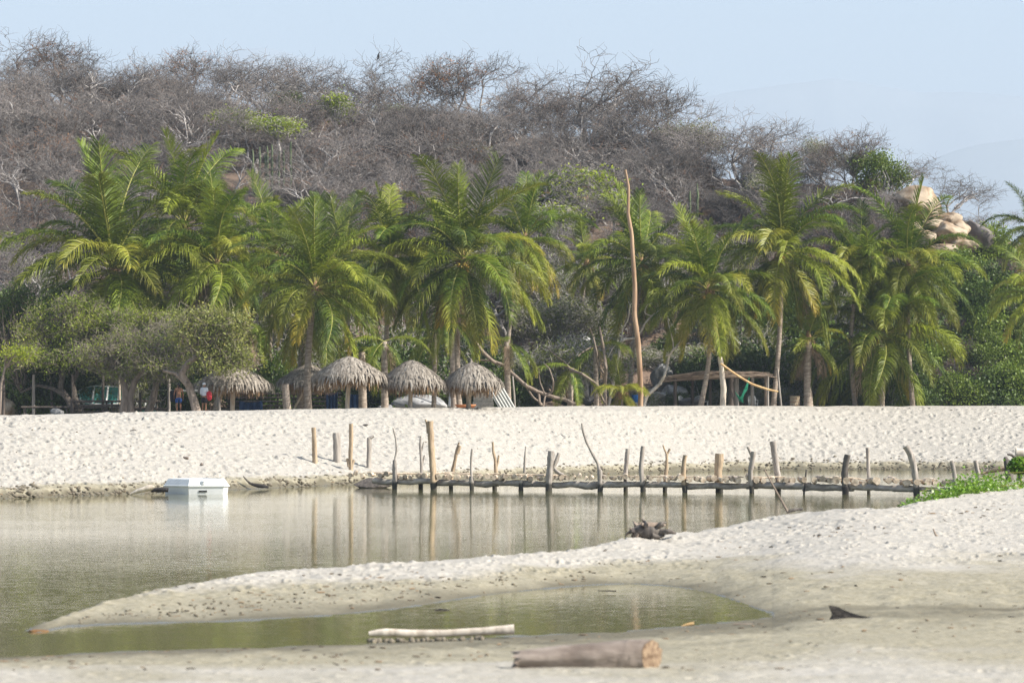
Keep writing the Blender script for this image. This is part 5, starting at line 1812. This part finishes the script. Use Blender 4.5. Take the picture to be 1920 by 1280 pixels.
footbridge()
BK = 'loose posts standing in the sand at the bridge landing'
def gD(px, py):
    """distance at which the far bank is seen at photo pixel px, py"""
    ds = np.linspace(float(IP(px, PXW, DW)), float(IP(px, PXC, DC)), 200)
    zs = base_height(np.full(200, px), ds)
    ys = HZ - (zs - EYE) / ds * FPX
    return float(ds[np.argmax(ys <= py)])


def bank_post(lines, py, m, label):
    d = gD(lines[0][0][-1][0], py)
    b = W(lines[0][0][-1][0], py + 4, d)
    mb = MB()
    for i, (pl, w0, w1) in enumerate(lines):
        P = np.array([list(W(x, y, d)) for x, y in pl])
        L = np.concatenate([[0], np.cumsum(np.linalg.norm(np.diff(P, axis=0), axis=1))])
        q = np.linspace(0, L[-1], 12)
        Q = np.stack([np.interp(q, L, P[:, k]) for k in range(3)], 1)
        rad = np.interp(q, L, np.linspace(w0, w1, len(P)) * d / FPX / 2)
        mb.tube(Q - np.array(b), rad, n=10, wob=.09, seed=int(pl[0][0]), a=0.0)
    o = mb.build('wooden_post', M[m], loc=b)
    tag(o, label, 'post', BK)


bank_post([([(588, 801), (589, 820), (590, 845), (591, 872)], 8, 10)], 868, 'pier_tan', 'reddish-brown post standing farthest left in the sand')
bank_post([([(631, 811), (632, 835), (633, 870)], 13, 14)], 866, 'pier_grey', 'thick short grey post second from the left in the sand')
bank_post([([(658, 794), (658, 825), (657, 852), (657, 862), (658, 886)], 8, 9), ([(650, 859), (654, 866), (656, 874)], 4, 9), ([(664, 862), (661, 868), (658, 876)], 5, 8)], 883, 'pier_tan', 'tall tan post with a knobbly root end at the bridge landing')
bank_post([([(692, 820), (692, 845), (691, 882)], 8, 8.5), ([(701, 817), (697, 819), (692, 822)], 5, 7)], 878, 'pier_grey', 'dark-speckled grey post with a hooked top by the first bridge logs')

# dark hull under the landing
def old_hull():
    D = 151.5
    t = boulder_mesh(5, M['pier_dark'], 4, .1)
    o = put('sunken_log', t, None, W(700, 910, D), (0, 0, .05), (.95, .5, .36))
    tag(o, 'fat dark rounded log lying half in the water under the bridge landing', 'log')


old_hull()


# ------------------------------------------------------------------ things in and by the water
def tub():
    D = 141.5
    cx = X(368, D)
    t = empty('plastic_tub', (cx, D, 0), R(9))
    k = D / FPX
    fw, ch, dp = 92 * k, 28 * k, 1.9
    # outline seen from above, chamfered corners
    def ring(s, z, ins=0.0):
        w2, d2 = fw / 2 + ch / 2, dp / 2
        c = .95
        pts = [(-w2 + c, -d2), (w2 - c * .25, -d2), (w2, -d2 + c * .5), (w2, d2 - c), (w2 - c, d2), (-w2 + c, d2), (-w2, d2 - c), (-w2, -d2 + c)]
        cxm = 0
        return [(x * s * (1 - ins), y * s * (1 - ins * 1.3), z) for x, y in pts]
    zr, zt = .33, .63
    mb = MB()
    def loft(rings):
        V = np.array(rings, float).reshape(-1, 3); n = 8
        F = []
        for i in range(len(rings) - 1):
            for j in range(n):
                F.append([i * n + j, i * n + (j + 1) % n, (i + 1) * n + (j + 1) % n, (i + 1) * n + j])
        return V, F
    mb.add(*loft([ring(.90, -.35), ring(.955, 0), ring(.985, zr - .03)]))
    mb.build('hull', M['tub'], t, smooth=False)
    mb = MB()
    mb.add(*loft([ring(.985, zr - .03), ring(1.02, zr - .03), ring(1.025, zr + .02), ring(1.0, zr + .03)]))
    mb.build('rim', M['tub'], t, smooth=False)
    mb = MB()
    mb.add(*loft([ring(1.0, zr + .03), ring(.88, zt - .03), ring(.86, zt), ring(.78, zt), ring(.76, zt - .03), ring(.72, zr), ring(.68, .1), ring(.3, .08), ring(.02, .08)]))
    mb.build('upper_shell', M['tub'], t, smooth=False)
    fy = -dp / 2
    mb = MB()
    mb.lathe([(.001, .05), (.045, .05), (.05, .03), (.11, .03), (.125, .0), (.125, -.05)], 20)
    o = mb.build('round_cap', M['tub'], t, (.24, fy * .945, zr + .15), (R(58), 0, 0))
    mb = MB(); mb.lathe([(.001, .056), (.022, .056), (.022, .04)], 12)
    mb.build('cap_hole', M['black'], t, (.24, fy * .945 - .0, zr + .15), (R(58), 0, 0))
    mb = MB(); mb.box((.22, fy * .965, .12), (.34, .05, .07)); mb.build('drain_slot', M['black'], t, smooth=False)
    tag(t, 'white chamfered plastic tub floating at the foot of the left sand bank', 'tub')


tub()


def lump(name, pts, D, widths, m, label, cat, seed=0, n=9, wob=.14, group=None):
    return pole_obj(name, pts, D, widths, m, label, cat, group, n=n, wob=wob, seed=seed)


lump('driftwood', [(244, 926), (262, 919), (282, 914), (290, 912)], 139.5, [3, 9, 12, 4], M['drift'], 'pale split piece of driftwood left of the white tub', 'driftwood', 1)
lump('driftwood', [(284, 919), (300, 917), (316, 918)], 140.5, [5, 10, 8], M['pier_dark'], 'dark log end wedged behind the left side of the white tub', 'driftwood', 2)
lump('driftwood', [(456, 892), (464, 902), (474, 909), (490, 911), (504, 913)], 149, [2, 4, 6, 9, 4], M['pier_dark'], 'dark hooked branch on the waterline right of the white tub', 'driftwood', 3)
lump('driftwood', [(423, 891), (432, 893), (441, 892)], 153, [1.2, 2, 1.2], M['pier_dark'], 'thin dark stick on the sand just above the white tub', 'driftwood', 4)
for i, (px, py, w, h, lab) in enumerate([(349, 858, 13, 7, 'brown clod on the sand above the white tub'), (379, 870, 7, 6, 'small tan stone on the sand right above the white tub'), (250, 807, 13, 5, 'dark flat piece of debris high on the left sand bank'), (685, 796, 12, 4, 'dark twig scrap on the sand near the crest above the left posts')]):
    d = gD(px, py + 3)
    boulder(px, py, w, h, d, M['log_bark' if i < 2 else 'pier_dark'], lab, 40 + i, 'scraps on the far sand bank', name='clod')


def stump():
    D = 77.0
    t = empty('driftwood_stump', W(1222, 1006, D))
    r = np.random.default_rng(4)
    specs_ = [([(1190, 1008), (1200, 992), (1206, 984), (1198, 980)], [16, 20, 10, 5]), ([(1182, 994), (1196, 992), (1215, 996), (1240, 998)], [6, 14, 22, 10]), ([(1202, 982), (1216, 986), (1232, 982), (1246, 984)], [5, 12, 11, 6]),
              ([(1215, 1000), (1240, 996), (1256, 996), (1266, 999)], [18, 12, 9, 3]), ([(1181, 990), (1190, 996), (1205, 1004)], [4, 10, 14]), ([(1246, 1000), (1254, 991), (1262, 998)], [6, 5, 3]), ([(1196, 988), (1190, 981), (1187, 976)], [9, 5, 1]), ([(1212, 986), (1208, 976), (1202, 972)], [8, 5, 1]), ([(1184, 996), (1176, 1000), (1172, 1004)], [7, 4, 1]), ([(1232, 990), (1240, 978), (1249, 979)], [9, 6, 2]), ([(1188, 1002), (1186, 1010), (1190, 1014)], [8, 7, 3]), ([(1222, 1003), (1232, 1007), (1246, 1003)], [10, 8, 3])]
    for i, (pl, wd) in enumerate(specs_):
        dep = [D + r.normal() * .15 for _ in pl]
        pole_obj('root', pl, D, wd, M['pier_dark' if i % 2 else 'bark_brown'], parent=t, n=10, wob=.2, seed=i, depth=dep)
    tag(t, 'dark twisted tree stump washed up on the ridge of the sand spit', 'stump')


stump()


def near_D(px, py):
    ds = np.linspace(37, 104, 600)
    zs = base_height(np.full(600, px), ds)
    ys = HZ - (zs - EYE) / ds * FPX
    k = np.argmax(ys <= py)
    return float(ds[k])


def big_log():
    D = near_D(1100, 1250)
    k = D / FPX
    zg = ground(1100, D)
    t = empty('cut_log', (X(1100, D), D, zg - .035))
    n, kx = 22, 46
    r = np.random.default_rng(11)
    x0, x1 = X(962, D) - t.location.x, X(1222, D) - t.location.x
    R0, R1 = 40 * k / 2, 60 * k / 2
    prof = r.normal(size=n) * .035
    V = []
    for i in range(kx):
        u = i / (kx - 1)
        rr = R0 + (R1 - R0) * min(1, u * 1.15)
        for j in range(n):
            a = 2 * PI * j / n
            q = rr * (1 + prof[j] * 1.6 + .022 * r.normal() + .05 * math.sin(u * 9 + j * .7) * math.sin(u * 4 + 1) + .05 * math.sin(u * 3.1))
            x = x0 + (x1 - x0) * u
            if i < 6: x += (5 - i) * .004 * math.sin(j * 2.1) * 3 + abs(math.sin(j * 1.3)) * .06 * (1 - i / 5)
            yy = -math.cos(a) * q
            # the sawn right end slants towards the camera side
            if i > kx - 12: x += (-.55 * yy) * ((i - (kx - 12)) / 11) * 0 
            V.append((x - (yy * -.65) * max(0, (u - .75) / .25) * 1.0, yy + .22 * (u - .5), R0 * .9 + (R1 - R0) * u * .8 + math.sin(a) * q))
    V = np.array(V)
    i = np.arange(kx - 1)[:, None] * n; j = np.arange(n)[None]
    F = np.stack([i + j, i + (j + 1) % n, i + n + (j + 1) % n, i + n + j], -1).reshape(-1, 4)
    mb = MB(); mb.add(V, F); mb.add(V[:n][::-1], [list(range(n))])
    mb.build('bark', M['log_bark'], t)
    end = V[-n:]
    c = end.mean(0)
    rings = [c + (end - c) * s + np.array([.012 * (1 - s) + .004, -.012 * (1 - s) - .003, 0]) for s in (.985, .8, .55, .3, .05)]
    mb = MB()
    VV = np.concatenate(rings)
    i = np.arange(4)[:, None] * n
    F = np.stack([i + j, i + (j + 1) % n, i + n + (j + 1) % n, i + n + j], -1).reshape(-1, 4)
    mb.add(VV, F); mb.build('sawn_end', M['log_end'], t)
    tag(t, 'thick grey-brown log with an orange sawn end lying in the nearest sand', 'log')


big_log()


def log2():
    D = near_D(825, 1199) + .2
    r = np.random.default_rng(2)
    pole_obj('pale_log', [(692, 1187), (715, 1183), (780, 1187), (850, 1185), (920, 1181), (964, 1178)], D, [10, 16, 15, 14, 16, 19], M['drift'], 'long pale barkless log lying at the near edge of the pool', 'log', n=12, wob=.08)
    r = np.random.default_rng(2)
    mb = MB()
    b = Vector((X(760, D - .5), D - .5, .0))
    for i in range(60):
        p = r.uniform(690, 905)
        d = D - r.uniform(.25, .8)
        s_ = r.uniform(.02, .06)
        V, F = ICO
        mb.add(V * s_ * r.uniform(.6, 1.3, 3) + np.array([X(p, d) - b.x, d - b.y, ground(p, d) + s_ * .3]), F)
    for i in range(1500):
        p = r.uniform(-60, 1980)
        dw = float(IP(p, PXW, DW))
        d = dw + abs(r.normal()) * .75 + .05
        if r.random() < .16:
            p = r.uniform(150, 1150); d = float(IP(p, PP, DP)) + r.uniform(.15, .5) * (float(IP(p, PR, DR)) - float(IP(p, PP, DP)))
        s_ = r.uniform(.025, .085) * (1 if d > 110 else .4)
        V, F = ICO
        mb.add(V * s_ * r.uniform(.6, 1.3, 3) * np.array([1.3, 1, .8]) + np.array([X(p, d) - b.x, d - b.y, ground(p, d) + s_ * .2]), F)
    o = mb.build('mud_clods', mat('mud', (.12, .10, .07), (.22, .19, .14), scale=20), loc=b)
    tag(o, kind='stuff')


bm = bmesh.new(); bmesh.ops.create_icosphere(bm, subdivisions=2, radius=1)
ICO = (np.array([v.co[:] for v in bm.verts]), np.array([[v.index for v in f.verts] for f in bm.faces])); bm.free()
log2()


def fin(px, py, w, h, label, seed):
    D = near_D(px, py)
    k = D / FPX
    t = empty('black_driftwood', (X(px, D), D, ground(px, D)))
    outl = [(0, 0), (-.06, .0), (.02, .35), (-.03, .8), (-.09, 1.05), (.02, .95), (.12, .93), (.2, .75), (.32, .5), (.5, .28), (.75, .16), (1.0, .06), (1.05, 0), (.6, -.06)]
    o2 = [(x * w * k, z * h * k) for x, z in outl]
    n = len(o2)
    bm = bmesh.new()
    f_ = [bm.verts.new((x, -.05 - .04 * (1 - z / (h * k)), z)) for x, z in o2]
    b_ = [bm.verts.new((x, .05 + .04 * (1 - z / (h * k)), z)) for x, z in o2]
    bm.faces.new(f_); bm.faces.new(b_[::-1])
    for i in range(n): bm.faces.new([f_[(i + 1) % n], f_[i], b_[i], b_[(i + 1) % n]])
    bmesh.ops.bevel(bm, geom=bm.edges[:], offset=.012, segments=2, affect='EDGES')
    me = bpy.data.meshes.new('charred_wood'); bm.to_mesh(me); bm.free(); me.materials.append(M['charred'])
    bpy.data.objects.remove(t)
    o = put('black_driftwood', me, None, (X(px, D), D, ground(px, D) - .01))
    tag(o, label, 'driftwood', 'black driftwood on the damp flat')


fin(1560, 1160, 98, 26, 'black fin-shaped piece of driftwood on the damp flat right of the pool', 1)
fin(1893, 1160, 60, 7, 'low black piece of driftwood cut by the right edge', 2)
lump('driftwood', [(815, 1143), (828, 1142), (843, 1144)], 60.5, [3, 5, 3], M['pier_dark'], 'short dark piece of wood lying in the pool', 'driftwood', 6)
D_ = near_D(1290, 1172)
lump('driftwood', [(1270, 1177), (1285, 1170), (1301, 1168)], D_, [3, 5, 6], M['bamboo'], 'small orange stick at the right end of the pool', 'driftwood', 7)
lump('driftwood', [(1374, 1169), (1400, 1169), (1416, 1168)], near_D(1390, 1170), [2.5, 3.5, 2], M['bark_brown'], 'thin brown stick on the damp sand right of the pool tip', 'driftwood', 8)
lump('driftwood', [(1337, 1196), (1374, 1195)], near_D(1350, 1200), [2, 3], M['bark_brown'], 'flat brown stick below the pool tip', 'driftwood', 9) if False else None
lump('driftwood', [(1120, 1106), (1155, 1107)], 66, [1.5, 2.5], M['pier_dark'], 'thin dark stick at the far edge of the pool', 'driftwood', 10)
lump('driftwood', [(1749, 990), (1752, 1000), (1758, 1008)], near_D(1755, 1008), [2, 4, 5], M['bark_brown'], 'small upright brown twig on the white sand at the right', 'driftwood', 11)
lump('leaning_stick', [(1433, 880), (1450, 912), (1466, 940), (1478, 962)], 86, [2.5, 3.5, 4, 5], M['bark_brown'], 'long thin stick leaning out of the sand in front of the footbridge', 'stick', 12, wob=.05)
lump('driftwood', [(1474, 959), (1488, 955), (1504, 954)], 86, [5, 7, 4], M['pier_dark'], 'small dark root at the foot of the long leaning stick', 'driftwood', 13)
o = boulder(72, 1182, 38, 8, 54.8, M['algae'], 'red-brown tuft of algae at the tip of the sand spit', 91, None, name='algae_clump')
o['category'] = 'algae'

# beach vine on the right
def vine():
    r = np.random.default_rng(21)
    C, T = [], []
    pts = [(1690, 944, 88.5), (1715, 936, 89.5), (1745, 924, 90.5), (1775, 912, 91.5), (1800, 905, 92.5), (1830, 898, 93.5), (1860, 896, 95), (1890, 893, 97), (1925, 892, 99), (1960, 890, 100), (1775, 900, 92.5), (1740, 912, 92)]
    for i in range(6500):
        k = int(r.integers(0, len(pts) - 3))
        f = r.random()
        a, b = pts[k], pts[k + 1]
        px = a[0] + (b[0] - a[0]) * f + r.normal() * 5; d = a[2] + (b[2] - a[2]) * f + r.normal() * .7
        wid = .09 + .17 * min(1, (px - 1690) / 120)
        g = ground(px, d)
        C.append((X(px, d), d, max(g, .2) + abs(r.normal()) * wid + .03))
    C = np.array(C)
    base = np.array([X(1810, 93), 93, 1.2])
    mb = MB(); mb.leaves(C - base, .085, r, up=.9, aspect=.95)
    t = empty('beach_vine', base)
    mb.build('foliage', M['leaf_vine'], t)
    mb = MB()
    for i in range(30):
        a = C[int(r.integers(0, len(C)))] - base; b = a + np.array([r.normal() * .6, r.normal() * .3, -.05])
        mb.tube([a, (a + b) / 2 + np.array([0, 0, .05]), b], [.008] * 3, n=4)
    mb.build('runners', M['rachis'], t)
    tag(t, 'bright green creeping vine covering the sand crest at the right', 'vine')
    # bush part over the log
    C = []
    for i in range(900):
        u = r.normal(size=3); u /= np.linalg.norm(u)
        u *= r.uniform(.5, 1) ** .5
        p = W(1910, 872, 99)
        C.append((p.x + u[0] * .38, 99 + u[1] * .3 - .3, p.z + u[2] * .26))
    C = np.array(C); b2 = C.mean(0)
    t = empty('vine_tuft', b2)
    mb = MB(); mb.leaves(C - b2, .10, r, up=.9, aspect=.95); mb.build('foliage', M['leaf_vine'], t)
    mb = MB(); mb.tube([(0, 0, -.7), (.02, 0, -.3), (0, .05, .1)], [.03, .02, .01], n=5); mb.build('stem', M['rachis'], t)
    tag(t, 'round green tuft of vine hanging over the log at the right edge', 'vine')


vine()
pole_obj('brown_plank', [(1838, 888), (1870, 880), (1925, 874), (1990, 870)], 100.5, [4, 8, 9, 9], M['pole_orange'], 'orange-brown plank lying behind the vine at the right edge', 'plank', wob=.05)
pole_obj('old_log', [(1904, 848), (1930, 850), (2000, 852)], 101, [18, 19, 19], M['drift'], 'pale cut log resting on dark posts at the right edge above the vine', 'log', n=14, wob=.04)
pole_obj('dark_post', [(1893, 900), (1890, 880), (1888, 862), (1884, 856)], 100, [16, 15, 12, 6], M['pier_dark'], 'dark thick post under the pale log at the right edge', 'post', n=10)
pole_obj('dark_post', [(1912, 900), (1908, 870), (1902, 850), (1888, 851)], 100.3, [8, 8, 6, 3], M['pier_dark'], 'thin forked dark post beside the thick one at the right edge', 'post', n=8)


# ------------------------------------------------------------------ birds and people
def bird(px, py, D, hpx, rz, label):
    k = hpx * D / FPX
    t = empty('black_bird', W(px, py, D), rz)
    prof = [(-.02, .0, .02), (.02, .02, .06), (.02, .12, .12), (0, .28, .17), (.01, .45, .165), (.03, .62, .12), (.06, .74, .07), (.10, .82, .055), (.13, .90, .055), (.14, .96, .02)]
    mb = MB(); mb.tube([(x * k, 0, z * k + .0) for x, z, _ in prof], [r_ * k for _, _, r_ in prof], n=12)
    mb.tube([(-.05 * k, 0, .25 * k), (-.12 * k, 0, .05 * k), (-.17 * k, 0, -.18 * k)], [.09 * k, .07 * k, .05 * k], n=8)
    mb.build('body', M['feather'], t)
    for s in (-1, 1):
        mb = MB(); mb.tube([(.02 * k, s * .13 * k, .6 * k), (-.04 * k, s * .17 * k, .35 * k), (-.13 * k, s * .08 * k, .0)], [.05 * k, .08 * k, .02 * k], n=7); mb.build('wing', M['feather'], t)
        mb = MB(); mb.tube([(.02 * k, s * .05 * k, .08 * k), (.03 * k, s * .05 * k, -.06 * k)], [.018 * k, .012 * k], n=5); mb.build('leg', M['grey_wood'], t)
    mb = MB(); mb.tube([(.17 * k, 0, .91 * k), (.25 * k, 0, .89 * k), (.28 * k, 0, .85 * k)], [.02 * k, .014 * k, .004 * k], n=6); mb.build('beak', M['grey_wood'], t)
    tag(t, label, 'bird', 'black birds perched in the bare trees')


bird(709, 110, 284, 14, 0, 'black bird perched highest on the tall flat-topped bare tree')
bird(1157, 155, 269, 14, 3.0, 'black bird on the right-hand branch of the wide bare tree')
bird(1132, 273, 262, 12, .4, 'black bird low among the branches under the largest umbrella-shaped tree')
bird(101, 113, 290, 12, .2, 'dark bird in the bare tree at the left of the ridge')


def person(px, head_y, D, rz, look, label, top_m, short_m, hoodie=False, bag=False):
    """a standing figure 1.7 m tall, one continuous skinned body, clothing as children"""
    Hh = 1.70
    zt = Zp(head_y, D)
    t = empty('person', (X(px, D), D, zt - Hh), rz)
    def skin(name, V, E, rad, m, sub=2):
        me = bpy.data.meshes.new(name)
        me.from_pydata(V, E, [])
        me.materials.append(m)
        o = put(name, me, t)
        md = o.modifiers.new('skin', 'SKIN')
        md.use_smooth_shade = True
        for i, r_ in enumerate(rad):
            me.skin_vertices[0].data[i].radius = (r_, r_ * .85) if not hasattr(r_, '__len__') else r_
        me.skin_vertices[0].data[0].use_root = True
        s_ = o.modifiers.new('sub', 'SUBSURF'); s_.levels = sub; s_.render_levels = sub
        return o
    V = [(0, 0, .95), (0, 0, 1.08), (0, -.01, 1.22), (0, 0, 1.37), (0, .005, 1.46), (0, -.01, 1.53), (0, -.015, 1.60), (0, -.005, 1.665)]
    rad = [(.15, .11), (.135, .095), (.15, .10), (.165, .10), (.055, .055), (.065, .075), (.078, .095), (.06, .07)]
    E = [(i, i + 1) for i in range(7)]
    arms = look
    for s in (-1, 1):
        n = len(V)
        sh, el, wr = arms[0 if s < 0 else 1]
        V += [(s * .17, 0, 1.38), (s * .205, 0, 1.30), (s * el[0], el[1], el[2]), (s * wr[0], wr[1], wr[2]), (s * wr[0], wr[1] - .03, wr[2] - .07)]
        rad += [.06, .052, .042, .028, (.038, .02)]
        E += [(3, n), (n, n + 1), (n + 1, n + 2), (n + 2, n + 3), (n + 3, n + 4)]
        # fingers and thumb
        base = V[-1]
        for f in range(4):
            m_ = len(V)
            x = base[0] + (f - 1.5) * .018
            V += [(x, base[1] - .01, base[2] - .045), (x, base[1] - .025, base[2] - .075 + abs(f - 1.3) * .006)]
            rad += [.009, .007]
            E += [(n + 4, m_), (m_, m_ + 1)]
        m_ = len(V)
        V += [(base[0] - s * .04, base[1] - .015, base[2] + .0), (base[0] - s * .048, base[1] - .03, base[2] - .035)]
        rad += [.011, .009]; E += [(n + 4, m_), (m_, m_ + 1)]
        n = len(V)
        V += [(s * .09, 0, .88), (s * .105, -.01, .50), (s * .11, .03, .10), (s * .11, .02, .045), (s * .125, -.13, .03)]
        rad += [.10, .062, .038, .042, .03]
        E += [(0, n), (n, n + 1), (n + 1, n + 2), (n + 2, n + 3), (n + 3, n + 4)]
    skin('body', V, E, rad, M['skin'])
    # face: nose, ears, hair
    mb = MB(); mb.tube([(0, -.10, 1.61), (0, -.125, 1.575), (0, -.10, 1.57)], [.008, .014, .01], n=6)
    for s in (-1, 1):
        mb.tube([(s * .078, -.005, 1.62), (s * .088, .0, 1.60), (s * .078, -.005, 1.575)], [.01, .016, .008], n=6)
    mb.build('face', M['skin'], t)
    mb = MB()
    for s in (-1, 1): uv_sphere(mb, (s * .03, -.092, 1.605), .010, 8, 6, 1)
    mb.tube([(-.025, -.098, 1.55), (0, -.104, 1.548), (.025, -.098, 1.55)], [.004, .006, .004], n=5)
    mb.build('eyes_and_mouth', M['hair'], t)
    mb = MB()
    th = np.linspace(0, PI * .60, 8)
    mb.lathe([(max(math.sin(a) * .098, .001), 1.612 + math.cos(a) * .105) for a in th], 18, (0, .012, 0))
    if not hoodie:
        mb.tube([(0, .09, 1.60), (.01, .10, 1.5), (0, .07, 1.40)], [.05, .045, .02], n=8)
    mb.build('hair' if not hoodie else 'hood', M['hair'] if not hoodie else M['cloth_white'], t)
    # shorts
    Vs = [(0, 0, .98), (0, 0, .92), (-.10, 0, .84), (-.115, 0, .56), (.10, 0, .84), (.115, 0, .56)]
    skin('shorts', Vs, [(0, 1), (1, 2), (2, 3), (1, 4), (4, 5)], [(.165, .125), (.165, .13), .115, .115, .115, .115], short_m, 2)
    if top_m is not None:
        Vt = [(0, 0, .92), (0, 0, 1.08), (0, -.01, 1.22), (0, 0, 1.38), (0, 0, 1.45)]
        Et = [(0, 1), (1, 2), (2, 3), (3, 4)]
        rt = [(.17, .125), (.16, .12), (.17, .12), (.18, .118), .075]
        for s in (-1, 1):
            sh, el, wr = arms[0 if s < 0 else 1]
            n = len(Vt)
            Vt += [(s * .18, 0, 1.38), (s * .21, 0, 1.29), (s * el[0], el[1], el[2]), (s * wr[0], wr[1], wr[2] + .02)]
            rt += [.075, .07, .058, .045]
            Et += [(3, n), (n, n + 1), (n + 1, n + 2), (n + 2, n + 3)]
        skin('sweatshirt', Vt, Et, rt, top_m, 2)
    tag(t, label, 'person')
    return t


arm_dn = ((0, 0, 0), (.25, .02, 1.08), (.27, -.06, .84))
arm_fw = ((0, 0, 0), (.25, -.03, 1.08), (.20, -.22, .95))
person(335, 718, 192, R(200), (arm_dn, arm_fw), 'shirtless person with dark hair in blue shorts seen from behind by the leaning tree', None, M['cloth_blue'])
person(383, 717, 187.4, R(150), (arm_dn, arm_fw), 'person in a white hooded top and dark shorts beside the leftmost umbrella', M['cloth_white'], M['cloth_dark'], hoodie=True)
mb = MB()
mb.tube([(0, 0, .26), (.02, 0, .18), (.0, 0, 0), (-.01, 0, -.16), (.0, 0, -.24)], [.10, .17, .19, .16, .09], n=14, wob=.04)
o = mb.build('red_bag', M['cloth_red'], loc=W(392, 742, 187), rot=(0, R(-12), 0)); o.scale = (.8, .55, 1)
tag(o, 'red bag hanging at the side of the person in the white hooded top', 'bag')
mb = MB()
mb.tube([(-.2, 0, .5), (0, .02, .52), (.16, 0, .45)], [.03, .05, .03], n=8)
for q in range(14):
    mb.tube([(-.2 + q * .027, 0, .5), (-.2 + q * .027, .03, .2), (-.19 + q * .027, 0, -.1)], [.03, .035, .02], n=5)
o = mb.build('dark_towel', M['cloth_dark'], loc=W(326, 750, 192.2))
tag(o, 'dark towel hanging left of the shirtless person', 'towel')


# ------------------------------------------------------------------ litter on the damp sand and at the waterline: nobody could count it
def litter():
    r = np.random.default_rng(33)
    mb = MB()
    V0, F0 = ICO
    n = 0
    while n < 1900:
        px = r.uniform(-60, 1980)
        mode = r.random()
        if mode < .55:
            d = r.uniform(40, 88)
            h = ground(px, d)
            if h < .03 or h > .62: continue
            if r.random() < h * .9: continue
        elif mode < .75:
            d = float(IP(px, PR, DR)) * 1 - abs(r.normal()) * 4 - 4; h = ground(px, d)
            if h < .03: continue
        elif mode < .9:
            d = float(IP(px, PXW, DW)) + abs(r.normal()) * .9; h = ground(px, d)
        else:
            d = float(IP(px, PXW, DW)) + r.uniform(0, 20); h = ground(px, d)
        a = r.uniform(0, PI)
        s_ = r.uniform(.008, .032) * (1.6 if d > 110 else 1)
        sc = np.array([r.uniform(1, 3.2), r.uniform(.5, 1), r.uniform(.2, .6)]) * s_
        V = V0[:12] if False else V0
        V = V * sc
        V = np.stack([V[:, 0] * math.cos(a) - V[:, 1] * math.sin(a), V[:, 0] * math.sin(a) + V[:, 1] * math.cos(a), V[:, 2]], 1)
        mb.add(V + np.array([X(px, d), d, h + s_ * .2]), F0)
        n += 1
    tag(mb.build('beach_litter', M['litter']), kind='stuff')


litter()
